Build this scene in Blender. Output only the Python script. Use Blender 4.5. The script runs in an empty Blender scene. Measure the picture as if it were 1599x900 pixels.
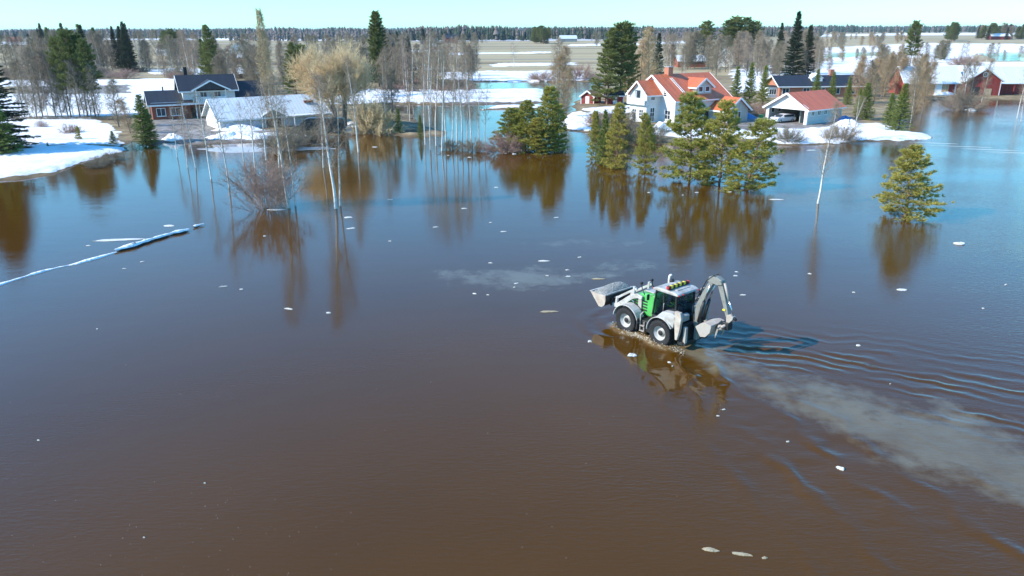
import bpy, math, random
import numpy as np
from mathutils import Vector, Matrix

# ------------------------------------------------------------------ camera
F_PX, CAM_H, HORIZON_Y = 1164.0, 16.0, 46.0
W_PX, H_PX = 1599.0, 900.0
PITCH = math.atan((450 - HORIZON_Y) / F_PX)
ROLL = math.radians(-0.21)
_f = np.array([0, math.cos(PITCH), -math.sin(PITCH)])
_r0 = np.array([1.0, 0, 0]); _u0 = np.cross(_r0, _f)
_r = _r0 * math.cos(ROLL) + _u0 * math.sin(ROLL)
_u = -_r0 * math.sin(ROLL) + _u0 * math.cos(ROLL)

sc = bpy.context.scene
COL = sc.collection
cam_d = bpy.data.cameras.new('camera')
cam_d.sensor_width = 36.0
cam_d.lens = 36.0 * F_PX / W_PX
cam_d.clip_end = 40000
cam_o = bpy.data.objects.new('camera', cam_d)
COL.objects.link(cam_o)
m = Matrix.Identity(4)
for i in range(3):
    m[i][0] = _r[i]; m[i][1] = _u[i]; m[i][2] = -_f[i]
m[2][3] = CAM_H
cam_o.matrix_world = m
sc.camera = cam_o

# ------------------------------------------------------------------ sky, sun, exposure
SUN_EL, SHADOW_AZ = 34.0, 14.0
world = bpy.data.worlds.new('World'); sc.world = world
world.use_nodes = True
wn = world.node_tree.nodes; wl = world.node_tree.links
wn.clear()
w_out = wn.new('ShaderNodeOutputWorld'); w_bg = wn.new('ShaderNodeBackground')
w_sky = wn.new('ShaderNodeTexSky'); w_sky.sky_type = 'NISHITA'
w_sky.sun_disc = False
w_sky.sun_elevation = math.radians(SUN_EL)
w_sky.sun_rotation = math.radians(270 - SHADOW_AZ)
w_sky.altitude = 60; w_sky.air_density = 1.4; w_sky.dust_density = 0.0; w_sky.ozone_density = 6.0
w_bg.inputs['Strength'].default_value = 0.15
w_tint = wn.new('ShaderNodeMix'); w_tint.data_type = 'RGBA'; w_tint.blend_type = 'MULTIPLY'; w_tint.inputs[0].default_value = 1
w_tint.inputs[7].default_value = (0.37, 0.81, 1.01, 1)      # clear, cold northern air
wl.new(w_sky.outputs[0], w_tint.inputs[6]); wl.new(w_tint.outputs[2], w_bg.inputs[0]); wl.new(w_bg.outputs[0], w_out.inputs[0])

sun_d = bpy.data.lights.new('sun', 'SUN')
sun_d.energy = 3.1; sun_d.angle = math.radians(0.53); sun_d.color = (1.0, 0.92, 0.80)
sun_o = bpy.data.objects.new('sun', sun_d); COL.objects.link(sun_o)
_e, _a = math.radians(SUN_EL), math.radians(SHADOW_AZ)
SUN_DIR = Vector((math.cos(_a) * math.cos(_e), math.sin(_a) * math.cos(_e), -math.sin(_e)))
sun_o.rotation_euler = SUN_DIR.to_track_quat('-Z', 'Y').to_euler()
sun_o.location = (-60, -15, 60)

sc.view_settings.view_transform = 'Standard'
sc.view_settings.look = 'None'
sc.view_settings.gamma = 1.0
sc.view_settings.use_curve_mapping = False
sc.view_settings.exposure = 1.22
sc.cycles.max_bounces = 6
sc.cycles.transparent_max_bounces = 8

# ------------------------------------------------------------------ helpers: picture point -> place on the ground
def ray(px, py):
    return _f * F_PX + _r * (px - 799.5) - _u * (py - 450.0)
def G(px, py, z=0.0):
    d = ray(px, py); t = (z - CAM_H) / d[2]
    return np.array([0, 0, CAM_H]) + d * t
def height_at(base, px, py):
    d = ray(px, py); t = base[1] / d[1]
    return CAM_H + d[2] * t
def GP(pts):
    hor = lambda x: 450 + (_f[2] * F_PX + _r[2] * (x - 799.5)) / _u[2]
    return np.array([G(x, max(y, hor(x) + 3.0))[:2] for x, y in pts])

# ------------------------------------------------------------------ mesh helpers
def np_mesh(name, V, quads=None, tris=None, smooth=False):
    me = bpy.data.meshes.new(name)
    V = np.asarray(V, dtype=np.float32)
    me.vertices.add(len(V)); me.vertices.foreach_set('co', V.ravel())
    loops, starts, n = [], [], 0
    if quads is not None and len(quads):
        q = np.asarray(quads, dtype=np.int32); loops.append(q.ravel()); starts.append(np.arange(len(q)) * 4); n = len(q) * 4
    if tris is not None and len(tris):
        t = np.asarray(tris, dtype=np.int32); loops.append(t.ravel()); starts.append(n + np.arange(len(t)) * 3)
    L = np.concatenate(loops); S = np.concatenate(starts).astype(np.int32)
    me.loops.add(len(L)); me.loops.foreach_set('vertex_index', L)
    me.polygons.add(len(S)); me.polygons.foreach_set('loop_start', S)
    me.update(calc_edges=True)
    if smooth:
        me.polygons.foreach_set('use_smooth', np.ones(len(S), dtype=bool))
    me.validate()
    return me

def link(name, me, mat=None, parent=None):
    if mat is not None and not me.materials:
        me.materials.append(mat)
    o = bpy.data.objects.new(name, me); COL.objects.link(o)
    if parent is not None: o.parent = parent
    return o

def tag(o, label=None, cat=None, group=None, kind=None):
    if label: o['label'] = label
    if cat: o['category'] = cat
    if group: o['group'] = group
    if kind: o['kind'] = kind
    return o

def thing(name, label, cat, loc=(0, 0, 0), rz=0.0, group=None):
    o = bpy.data.objects.new(name, None); COL.objects.link(o)
    o.location = loc; o.rotation_euler = (0, 0, rz); o.empty_display_size = 0.3
    return tag(o, label, cat, group)

class MB:
    def __init__(s): s.v = []; s.f = []
    def add(s, vs, fs):
        b = len(s.v); s.v += [tuple(v) for v in vs]; s.f += [tuple(b + i for i in f) for f in fs]; return s
    def box(s, x0, x1, y0, y1, z0, z1):
        return s.add([(x0,y0,z0),(x1,y0,z0),(x1,y1,z0),(x0,y1,z0),(x0,y0,z1),(x1,y0,z1),(x1,y1,z1),(x0,y1,z1)],
                     [(0,3,2,1),(4,5,6,7),(0,1,5,4),(1,2,6,5),(2,3,7,6),(3,0,4,7)])
    def prism(s, poly, axis, a, b):
        # poly of 2d points; axis 'y': (x,z) extruded in y; 'x': (y,z); 'z': (x,y)
        def P(p, t):
            return (p[0], t, p[1]) if axis == 'y' else ((t, p[0], p[1]) if axis == 'x' else (p[0], p[1], t))
        n = len(poly); vs = [P(p, a) for p in poly] + [P(p, b) for p in poly]
        fs = [tuple(range(n)), tuple(range(2*n-1, n-1, -1))] + [(i, i+n, (i+1) % n + n, (i+1) % n) for i in range(n)]
        return s.add(vs, fs)
    def tube(s, pts, r, n=8, cap=True):
        pts = [Vector(p) for p in pts]; rs = r if hasattr(r, '__len__') else [r] * len(pts)
        vs = []; ref = None
        for i, p in enumerate(pts):
            d = (pts[min(i+1, len(pts)-1)] - pts[max(i-1, 0)]).normalized()
            if ref is None:
                ref = Vector((0,0,1)) if abs(d.z) < .9 else Vector((1,0,0))
            x = d.cross(ref).normalized(); y = d.cross(x).normalized(); ref = -y if False else ref
            for k in range(n):
                a = 2*math.pi*k/n; vs.append(p + (x*math.cos(a) + y*math.sin(a)) * rs[i])
        fs = []
        for i in range(len(pts)-1):
            for k in range(n):
                fs.append((i*n+k, i*n+(k+1) % n, (i+1)*n+(k+1) % n, (i+1)*n+k))
        if cap:
            fs.append(tuple(range(n-1, -1, -1))); fs.append(tuple((len(pts)-1)*n + k for k in range(n)))
        return s.add(vs, fs)
    def lathe_y(s, prof, c, n=28, cap=True):
        # profile of (radius, y) turned about the y axis through c
        vs = []
        for (r, y) in prof:
            for k in range(n):
                a = 2*math.pi*k/n; vs.append((c[0] + r*math.cos(a), c[1] + y, c[2] + r*math.sin(a)))
        fs = []
        for i in range(len(prof)-1):
            for k in range(n):
                fs.append((i*n+k, (i+1)*n+k, (i+1)*n+(k+1) % n, i*n+(k+1) % n))
        if cap:
            fs.append(tuple(range(n))); fs.append(tuple((len(prof)-1)*n + k for k in range(n-1, -1, -1)))
        return s.add(vs, fs)
    def beam(s, a, b, w, h):
        # rectangular bar from a to b: w sideways, h up
        a = Vector(a); b = Vector(b); d = (b-a).normalized()
        up = Vector((0,0,1)) if abs(d.z) < .95 else Vector((1,0,0))
        x = d.cross(up).normalized(); y = x.cross(d).normalized()
        vs = []
        for p in (a, b):
            for (i, j) in ((-1,-1),(1,-1),(1,1),(-1,1)):
                vs.append(p + x*(w/2*i) + y*(h/2*j))
        return s.add(vs, [(0,1,2,3),(7,6,5,4),(0,4,5,1),(1,5,6,2),(2,6,7,3),(3,7,4,0)])
    def mesh(s, name, smooth=False):
        me = bpy.data.meshes.new(name); me.from_pydata(s.v, [], s.f); me.update()
        import bmesh
        bm = bmesh.new(); bm.from_mesh(me); bmesh.ops.recalc_face_normals(bm, faces=bm.faces); bm.to_mesh(me); bm.free()
        if smooth:
            me.polygons.foreach_set('use_smooth', np.ones(len(me.polygons), dtype=bool))
        return me
    def build(s, name, mat, parent=None, smooth=False, bevel=0.0):
        o = link(name, s.mesh(name, smooth), mat, parent)
        if bevel:
            md = o.modifiers.new('bevel', 'BEVEL'); md.width = bevel; md.segments = 2; md.limit_method = 'ANGLE'; md.angle_limit = math.radians(35)
        return o

# ------------------------------------------------------------------ materials
def _nt(name):
    mt = bpy.data.materials.new(name); mt.use_nodes = True
    nt = mt.node_tree; return mt, nt, nt.nodes['Principled BSDF']

def paint(name, col, rough=0.6, metal=0.0, var=0.12, vscale=3.0, bump=0.0, bscale=20.0, dirt=None, dirt_amt=0.5, dirt_scale=2.5,
          rand=0.0, spec=0.4, stretch=None, trans=0.0):
    mt, nt, b = _nt(name); N, L = nt.nodes, nt.links
    tc = N.new('ShaderNodeTexCoord'); src = tc.outputs['Object']
    if stretch:
        mp = N.new('ShaderNodeMapping'); mp.inputs['Scale'].default_value = stretch; L.new(src, mp.inputs[0]); src = mp.outputs[0]
    nz = N.new('ShaderNodeTexNoise'); nz.inputs['Scale'].default_value = vscale; nz.inputs['Detail'].default_value = 5
    L.new(src, nz.inputs['Vector'])
    mr = N.new('ShaderNodeMapRange'); mr.inputs[1].default_value = .25; mr.inputs[2].default_value = .75
    mr.inputs[3].default_value = 1 - var; mr.inputs[4].default_value = 1 + var
    L.new(nz.outputs['Fac'], mr.inputs[0])
    mul = N.new('ShaderNodeMix'); mul.data_type = 'RGBA'; mul.blend_type = 'MULTIPLY'; mul.inputs[0].default_value = 1
    mul.inputs[6].default_value = (*col, 1)
    cc = N.new('ShaderNodeCombineColor')
    for i in range(3): L.new(mr.outputs[0], cc.inputs[i])
    L.new(cc.outputs[0], mul.inputs[7]); out = mul.outputs[2]
    if rand:
        oi = N.new('ShaderNodeObjectInfo'); r2 = N.new('ShaderNodeMapRange'); r2.inputs[3].default_value = 1 - rand; r2.inputs[4].default_value = 1 + rand
        L.new(oi.outputs['Random'], r2.inputs[0]); hs = N.new('ShaderNodeHueSaturation'); L.new(r2.outputs[0], hs.inputs['Value'])
        r3 = N.new('ShaderNodeMapRange'); r3.inputs[3].default_value = .5 + rand * .08; r3.inputs[4].default_value = .5 - rand * .08
        L.new(oi.outputs['Random'], r3.inputs[0]); L.new(r3.outputs[0], hs.inputs['Hue'])
        L.new(out, hs.inputs['Color']); out = hs.outputs[0]
    if dirt:
        n2 = N.new('ShaderNodeTexNoise'); n2.inputs['Scale'].default_value = dirt_scale; n2.inputs['Detail'].default_value = 7; n2.inputs['Roughness'].default_value = .65
        L.new(tc.outputs['Object'], n2.inputs['Vector'])
        m2 = N.new('ShaderNodeMapRange'); m2.inputs[1].default_value = .62 - .35 * dirt_amt; m2.inputs[2].default_value = .82 - .25 * dirt_amt
        m2.inputs[4].default_value = min(1, dirt_amt * 1.4); L.new(n2.outputs['Fac'], m2.inputs[0])
        mx = N.new('ShaderNodeMix'); mx.data_type = 'RGBA'; mx.inputs[7].default_value = (*dirt, 1)
        L.new(m2.outputs[0], mx.inputs[0]); L.new(out, mx.inputs[6]); out = mx.outputs[2]
    L.new(out, b.inputs['Base Color'])
    b.inputs['Roughness'].default_value = rough; b.inputs['Metallic'].default_value = metal
    b.inputs['Specular IOR Level'].default_value = spec
    if bump:
        n3 = N.new('ShaderNodeTexNoise'); n3.inputs['Scale'].default_value = bscale; n3.inputs['Detail'].default_value = 4
        L.new(src, n3.inputs['Vector'])
        bp = N.new('ShaderNodeBump'); bp.inputs['Strength'].default_value = 1; bp.inputs['Distance'].default_value = bump
        L.new(n3.outputs['Fac'], bp.inputs['Height']); L.new(bp.outputs[0], b.inputs['Normal'])
    if trans:
        tr = N.new('ShaderNodeBsdfTranslucent'); L.new(out, tr.inputs[0]); ms = N.new('ShaderNodeMixShader'); ms.inputs[0].default_value = trans
        L.new(b.outputs[0], ms.inputs[1]); L.new(tr.outputs[0], ms.inputs[2])
        L.new(ms.outputs[0], N['Material Output'].inputs[0])
    return mt

def lined(name, col, col2, axis, period, bump=0.03, rough=0.6, var=0.15, groove=0.12):
    """sheet or board surface with fine joints every `period` metres along one object axis"""
    mt, nt, b = _nt(name); N, L = nt.nodes, nt.links
    tc = N.new('ShaderNodeTexCoord'); sp = N.new('ShaderNodeSeparateXYZ'); L.new(tc.outputs['Object'], sp.inputs[0])
    dv = N.new('ShaderNodeMath'); dv.operation = 'DIVIDE'; dv.inputs[1].default_value = period; L.new(sp.outputs['XYZ'.index(axis)], dv.inputs[0])
    fr = N.new('ShaderNodeMath'); fr.operation = 'FRACT'; L.new(dv.outputs[0], fr.inputs[0])
    lt = N.new('ShaderNodeMath'); lt.operation = 'LESS_THAN'; lt.inputs[1].default_value = groove; L.new(fr.outputs[0], lt.inputs[0])
    fl = N.new('ShaderNodeMath'); fl.operation = 'FLOOR'; L.new(dv.outputs[0], fl.inputs[0])
    wn_ = N.new('ShaderNodeTexWhiteNoise'); wn_.noise_dimensions = '1D'; L.new(fl.outputs[0], wn_.inputs['W'])
    nz = N.new('ShaderNodeTexNoise'); nz.inputs['Scale'].default_value = 1.2; nz.inputs['Detail'].default_value = 6; L.new(tc.outputs['Object'], nz.inputs['Vector'])
    ad = N.new('ShaderNodeMath'); ad.operation = 'MULTIPLY_ADD'; ad.inputs[1].default_value = .5; L.new(wn_.outputs['Value'], ad.inputs[0]); L.new(nz.outputs['Fac'], ad.inputs[2])
    mr = N.new('ShaderNodeMapRange'); mr.inputs[1].default_value = .35; mr.inputs[2].default_value = 1.15; mr.inputs[3].default_value = 1 - var; mr.inputs[4].default_value = 1 + var
    L.new(ad.outputs[0], mr.inputs[0])
    mx = N.new('ShaderNodeMix'); mx.data_type = 'RGBA'; mx.inputs[6].default_value = (*col, 1); mx.inputs[7].default_value = (*col2, 1); L.new(lt.outputs[0], mx.inputs[0])
    hs = N.new('ShaderNodeHueSaturation'); L.new(mr.outputs[0], hs.inputs['Value']); L.new(mx.outputs[2], hs.inputs['Color'])
    L.new(hs.outputs[0], b.inputs['Base Color'])
    bp = N.new('ShaderNodeBump'); bp.invert = True; bp.inputs['Distance'].default_value = bump; L.new(lt.outputs[0], bp.inputs['Height']); L.new(bp.outputs[0], b.inputs['Normal'])
    b.inputs['Roughness'].default_value = rough
    return mt

def glass(name, tint=(.25, .33, .34), mixv=.35):
    mt = bpy.data.materials.new(name); mt.use_nodes = True; nt = mt.node_tree; N, L = nt.nodes, nt.links
    N.clear(); out = N.new('ShaderNodeOutputMaterial')
    tr = N.new('ShaderNodeBsdfTransparent'); tr.inputs[0].default_value = (*tint, 1)
    gl = N.new('ShaderNodeBsdfGlossy'); gl.inputs['Roughness'].default_value = .03; gl.inputs[0].default_value = (.9, .95, 1, 1)
    fr = N.new('ShaderNodeFresnel'); fr.inputs[0].default_value = 1.6
    ms = N.new('ShaderNodeMixShader'); L.new(fr.outputs[0], ms.inputs[0]); L.new(tr.outputs[0], ms.inputs[1]); L.new(gl.outputs[0], ms.inputs[2])
    L.new(ms.outputs[0], out.inputs[0]); return mt

M = {}
M['white_wall'] = lined('white_wall', (.74, .75, .73), (.52, .53, .53), 'Z', .18, rough=.65, var=.06)
M['white_trim'] = paint('white_trim', (.76, .76, .74), .5, var=.05)
M['white_plain'] = paint('white_plain', (.72, .73, .73), .6, var=.07, vscale=1.2)
M['teal_shade_wall'] = lined('teal_shade_wall', (.50, .58, .57), (.35, .42, .42), 'Z', .18, rough=.65, var=.06)  # teal has the shade of walls turned from the sun mixed in
M['red_roof'] = lined('red_roof', (.66, .155, .055), (.22, .045, .03), 'Y', .35, bump=.05, rough=.5, var=.16)
M['red_roof_x'] = lined('red_roof_x', (.66, .155, .055), (.24, .05, .032), 'X', .35, bump=.05, rough=.5, var=.16)
M['navy_roof'] = lined('navy_roof', (.023, .025, .031), (.012, .014, .02), 'X', .5, bump=.03, rough=.55, var=.2)
M['navy_roof_y'] = lined('navy_roof_y', (.023, .025, .031), (.012, .014, .02), 'Y', .5, bump=.03, rough=.55, var=.2)
M['metal_roof'] = lined('metal_roof', (.62, .66, .67), (.48, .52, .54), 'X', .6, bump=.03, rough=.5, var=.08)
M['metal_roof_y'] = lined('metal_roof_y', (.58, .63, .65), (.46, .50, .52), 'Y', .6, bump=.03, rough=.5, var=.12)
M['grey_wall'] = lined('grey_wall', (.46, .43, .39), (.34, .32, .29), 'X', .2, rough=.7, var=.1)
M['brick'] = paint('brick', (.24, .075, .045), .85, var=.25, vscale=8, bump=.01, bscale=25, dirt=(.38, .30, .26), dirt_amt=.25, dirt_scale=14)
M['orange_brick'] = paint('orange_brick', (.42, .17, .10), .85, var=.2, vscale=7, bump=.01, bscale=25)
M['red_board'] = lined('red_board', (.30, .045, .035), (.12, .02, .018), 'X', .22, rough=.8, var=.25)
M['red_board_y'] = lined('red_board_y', (.30, .045, .035), (.12, .02, .018), 'Y', .22, rough=.8, var=.25)
M['raw_board'] = lined('raw_board', (.50, .36, .22), (.3, .2, .12), 'X', .3, rough=.8, var=.2)
M['tan_roof'] = lined('tan_roof', (.48, .27, .11), (.3, .17, .08), 'X', .3, rough=.8, var=.2)
M['dark_wood'] = paint('dark_wood', (.05, .04, .035), .8, var=.3)
M['dark_gap'] = paint('dark_gap', (.015, .015, .017), .8, var=.2)
M['window_glass'] = paint('window_glass', (.03, .045, .06), .06, var=.3, vscale=.6, spec=.6)
M['concrete'] = paint('concrete', (.33, .32, .30), .9, var=.2, vscale=4, bump=.01)
M['birch_bark'] = paint('birch_bark', (.62, .60, .55), .8, var=.25, vscale=2.2, dirt=(.05, .045, .04), dirt_amt=.38, dirt_scale=5, rand=.15)
M['grey_bark'] = paint('grey_bark', (.16, .135, .115), .9, var=.35, vscale=4, rand=.2)
M['pine_bark'] = paint('pine_bark', (.17, .10, .065), .9, var=.35, vscale=5, rand=.15)
M['dark_bark'] = paint('dark_bark', (.065, .05, .04), .9, var=.3, vscale=5)
M['birch_twig'] = paint('birch_twig', (.29, .225, .155), .85, var=.2, vscale=.7, rand=.22)
M['grey_twig'] = paint('grey_twig', (.26, .215, .15), .85, var=.2, vscale=.7, rand=.22)
M['gold_twig'] = paint('gold_twig', (.68, .52, .29), .8, var=.2, vscale=.5, rand=.06)
M['tan_twig'] = paint('tan_twig', (.36, .26, .15), .85, var=.2, vscale=.5, rand=.1)
M['red_twig'] = paint('red_twig', (.36, .24, .19), .85, var=.25, vscale=.8, rand=.1)
M['larch_twig'] = paint('larch_twig', (.46, .34, .19), .85, var=.25, vscale=.8, rand=.1)
M['pine_needle'] = paint('pine_needle', (.37, .335, .07), .7, var=.3, vscale=.8, rand=.14, trans=.3)
M['pine_needle_dark'] = paint('pine_needle_dark', (.17, .19, .052), .7, var=.35, vscale=.6, rand=.18, trans=.2)
M['spruce_needle'] = paint('spruce_needle', (.040, .058, .026), .7, var=.35, vscale=.6, rand=.2, trans=.15)
M['young_needle'] = paint('young_needle', (.21, .245, .048), .7, var=.3, vscale=.8, rand=.12, trans=.25)
M['ice'] = paint('ice', (.66, .65, .60), .6, var=.2, vscale=6, bump=.03, bscale=12, dirt=(.38, .32, .23), dirt_amt=.4, dirt_scale=6)
M['dirty_ice'] = paint('dirty_ice', (.42, .36, .24), .7, var=.25, vscale=8, bump=.02, bscale=15, dirt=(.16, .11, .06), dirt_amt=.5, dirt_scale=5)
M['snow'] = paint('snow', (.84, .84, .83), .75, var=.08, vscale=1.5, bump=.25, bscale=2.2, dirt=(.50, .46, .40), dirt_amt=.3, dirt_scale=1.6)
M['grey_ice'] = paint('grey_ice', (.42, .42, .41), .35, var=.15, vscale=.8, dirt=(.25, .22, .18), dirt_amt=.3, dirt_scale=.6)
M['mach_white'] = paint('mach_white', (.46, .46, .44), .5, var=.15, vscale=2, dirt=(.23, .195, .15), dirt_amt=.6, dirt_scale=2.2, spec=.5)
M['mach_dirty'] = paint('mach_dirty', (.38, .36, .32), .6, var=.15, vscale=3, dirt=(.30, .20, .14), dirt_amt=.5, dirt_scale=3)
M['mach_green'] = paint('mach_green', (.07, .40, .085), .35, var=.1, vscale=2, dirt=(.22, .20, .14), dirt_amt=.35, dirt_scale=3, spec=.5)
M['mach_black'] = paint('mach_black', (.016, .016, .017), .55, var=.3, vscale=4, dirt=(.09, .08, .07), dirt_amt=.3, dirt_scale=5)
M['tyre'] = paint('tyre', (.017, .017, .018), .75, var=.3, vscale=6, dirt=(.08, .07, .06), dirt_amt=.2, dirt_scale=5)
M['steel'] = paint('steel', (.55, .56, .57), .25, metal=1.0, var=.1)
M['boom_grey'] = paint('boom_grey', (.235, .24, .215), .5, var=.2, vscale=3, dirt=(.10, .095, .08), dirt_amt=.55, dirt_scale=3)
M['rust_tan'] = paint('rust_tan', (.42, .37, .31), .7, var=.2, vscale=3, dirt=(.34, .17, .10), dirt_amt=.4, dirt_scale=3.5)
M['gravel'] = paint('gravel', (.27, .265, .24), .95, var=.45, vscale=14, bump=.05, bscale=22)
M['hazard_yellow'] = paint('hazard_yellow', (.72, .60, .03), .4, var=.05)
M['hazard_dark'] = paint('hazard_dark', (.07, .012, .01), .4, var=.1)
M['lamp_red'] = paint('lamp_red', (.48, .03, .025), .25, var=.1)
M['cab_glass'] = glass('cab_glass', (.30, .42, .42))
M['rear_glass'] = glass('rear_glass', (.12, .2, .27))
M['hivis'] = paint('hivis', (.30, .60, .04), .7, var=.15, vscale=8)
M['skin'] = paint('skin', (.50, .30, .22), .6, var=.06)
M['trouser'] = paint('trouser', (.04, .05, .07), .8, var=.2)
M['van_dark'] = paint('van_dark', (.018, .022, .026), .3, var=.15, spec=.5)
M['car_white'] = paint('car_white', (.68, .69, .70), .3, var=.04, spec=.5)
M['bin_green'] = paint('bin_green', (.05, .28, .10), .5, var=.1)
M['blue_tarp'] = paint('blue_tarp', (.06, .20, .42), .5, var=.15, vscale=3)

# ------------------------------------------------------------------ noise in numpy
def vnoise(x, y, seed=0):
    xi = np.floor(x).astype(np.int64); yi = np.floor(y).astype(np.int64); xf = x - xi; yf = y - yi
    def hsh(a, b):
        n = (a * 374761393 + b * 668265263 + seed * 974711) & 0x7fffffff
        n = ((n ^ (n >> 13)) * 1274126177) & 0x7fffffff
        return ((n ^ (n >> 16)) & 0xffff) / 65535.0
    u = xf * xf * (3 - 2 * xf); v = yf * yf * (3 - 2 * yf)
    return (hsh(xi, yi) * (1 - u) + hsh(xi + 1, yi) * u) * (1 - v) + (hsh(xi, yi + 1) * (1 - u) + hsh(xi + 1, yi + 1) * u) * v
def fbm(x, y, seed=0, oct=4):
    s = 0; a = .5; t = 0
    for i in range(oct):
        s = s + a * vnoise(x * 2**i, y * 2**i, seed + i * 7); t += a; a *= .5
    return s / t

def poly_sd(P, X, Y):
    """signed distance of points to polygon P, positive inside"""
    d = np.full(X.shape, 1e18); ins = np.zeros(X.shape, bool); n = len(P)
    for i in range(n):
        ax, ay = P[i]; bx, by = P[(i+1) % n]
        ex, ey = bx - ax, by - ay; wx, wy = X - ax, Y - ay
        t = np.clip((wx*ex + wy*ey) / (ex*ex + ey*ey + 1e-12), 0, 1)
        d = np.minimum(d, (wx - ex*t)**2 + (wy - ey*t)**2)
        c = ((ay > Y) != (by > Y)) & (X < (bx - ax) * (Y - ay) / (by - ay + 1e-12) + ax)
        ins ^= c
    return np.where(ins, np.sqrt(d), -np.sqrt(d))

# ------------------------------------------------------------------ the ground
LAND = [
    [(-500,300),(0,283),(40,279),(80,274),(110,264),(140,253),(170,245),(202,235),(190,229),(205,221),(235,227),(262,223),(290,227),(330,226),
     (420,222),(432,214),(455,210),(520,211),(545,210),(574,203),(600,207),(640,209),(690,214),(696,206),(655,196),(640,180),(612,166),(612,70),(-900,70)],
    [(540,164),(700,164),(850,161),(856,150),(850,140),(540,139)],
    [(750,172),(850,170),(856,165),(772,166)],
    [(540,145),(720,141),(742,133),(745,122),(540,118)],
    [(-900,129),(745,128.5),(800,128),(860,128.5),(930,127.5),(1000,130),(1800,130),(2600,130),(2600,49),(-900,49)],
    [(880,180),(874,204),(922,207),(960,216),(1000,223),(1080,229),(1150,229),(1200,227),(1250,228),(1300,227),(1330,223),(1400,222),(1450,217),(1453,211),(1420,207),
     (1395,206),(1408,190),(1425,170),(1450,158),(1520,157),(1640,158),(1900,162),(2600,165),(2600,60),(940,60),(940,128),(934,146),(896,160),(896,170)],
    [(1484,171),(1505,174),(1530,171),(1520,166),(1500,165)],
    [(605,210),(640,215),(670,215),(680,211),(650,207),(605,206)],
]
PONDS = [
    [(1530,84),(1620,82),(1900,84),(1900,97),(1560,96)],
    [(1290,83),(1390,80),(1400,86),(1290,92)], [(620,150.5),(640,151),(640,153),(622,153)], [(-200,56.5),(60,56),(60,57.5),(-200,58)],
    [(1170,202),(1182,201),(1184,206),(1172,207)],
]
SNOW = [
    [(-400,286),(0,281),(80,272),(140,252),(188,238),(199,234),(150,231),(60,232),(20,240),(-400,242)],
    [(-300,238),(60,233),(95,231),(188,229),(186,212),(172,200),(150,188),(60,186),(-300,190)],
    [(-400,128),(35,127),(150,127),(280,124),(278,133),(222,134),(130,137),(35,138),(-400,138)],
    [(-400,150),(30,149),(120,150),(222,148),(224,184),(180,186),(30,185),(-400,185)],
    [(228,111),(270,109),(325,109),(320,118),(232,118)],
    [(200,128),(275,125),(290,150),(225,160),(205,150)],
    [(545,141),(700,142.5),(850,140.5),(855,150),(848,160),(700,162.5),(545,163)],
    [(755,171.4),(848,169.4),(854,165.6),(774,166.6)],
    [(680,115),(760,113),(905,112),(925,127),(860,128),(760,128),(700,127)],
    [(880,182),(876,203),(920,206),(926,196),(922,180),(905,176)],
    [(985,206),(1100,205),(1200,205),(1200,222),(1120,222),(1000,216)],
    [(1165,203),(1200,204),(1255,206),(1330,198),(1375,197),(1420,207),(1452,211),(1450,217),(1400,221),(1330,222),(1300,226),(1250,227),(1195,226)],
    [(1140,112),(1200,104),(1280,98),(1380,90),(1440,92),(1440,120),(1340,124),(1260,128),(1205,140),(1150,150)],
    [(1280,76),(1440,68),(1620,70),(1900,70),(1900,84),(1620,82),(1530,84),(1500,98),(1400,100),(1290,100)],
    [(1440,100),(1600,98),(1900,98),(1900,108),(1460,110)],
    [(590,61.5),(760,60.5),(900,60),(1010,59.5),(1010,63),(900,64),(760,65),(590,66)],
    [(700,84),(860,82),(860,84.5),(700,87)],
    [(770,101),(900,99),(900,103),(770,106)],
    [(640,107),(700,107),(700,110),(640,110)],
    [(640,79),(690,79),(690,81),(640,82)],
    [(0,66),(90,65),(90,70),(0,71)], [(60,61),(270,60.5),(420,60.5),(420,63),(60,64)], [(420,61),(560,61),(560,64.5),(420,64)],
    [(1260,55),(1340,53.5),(1400,53),(1400,56),(1260,58)], [(1400,52),(1640,51),(1640,55),(1400,56)],
    [(1010,66),(1100,64),(1100,68),(1010,70)],
    [(890,70),(960,69),(1010,68),(1010,71),(890,73)],
    [(500,152),(620,150),(640,160),(560,166),(515,166)],
    [(905,173),(985,168),(985,180),(925,182)],
]
MUD = [
    [(240,189),(330,188),(345,226),(290,228),(240,228)],
    [(1150,183),(1262,193),(1330,184),(1345,198),(1255,208),(1200,206),(1150,204)],
    [(330,206),(440,206),(450,222),(345,227)],
    [(30,138),(130,137),(222,134),(222,148),(120,150),(30,149)],
    [(700,162),(850,160),(850,163),(700,165)],
]
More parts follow.
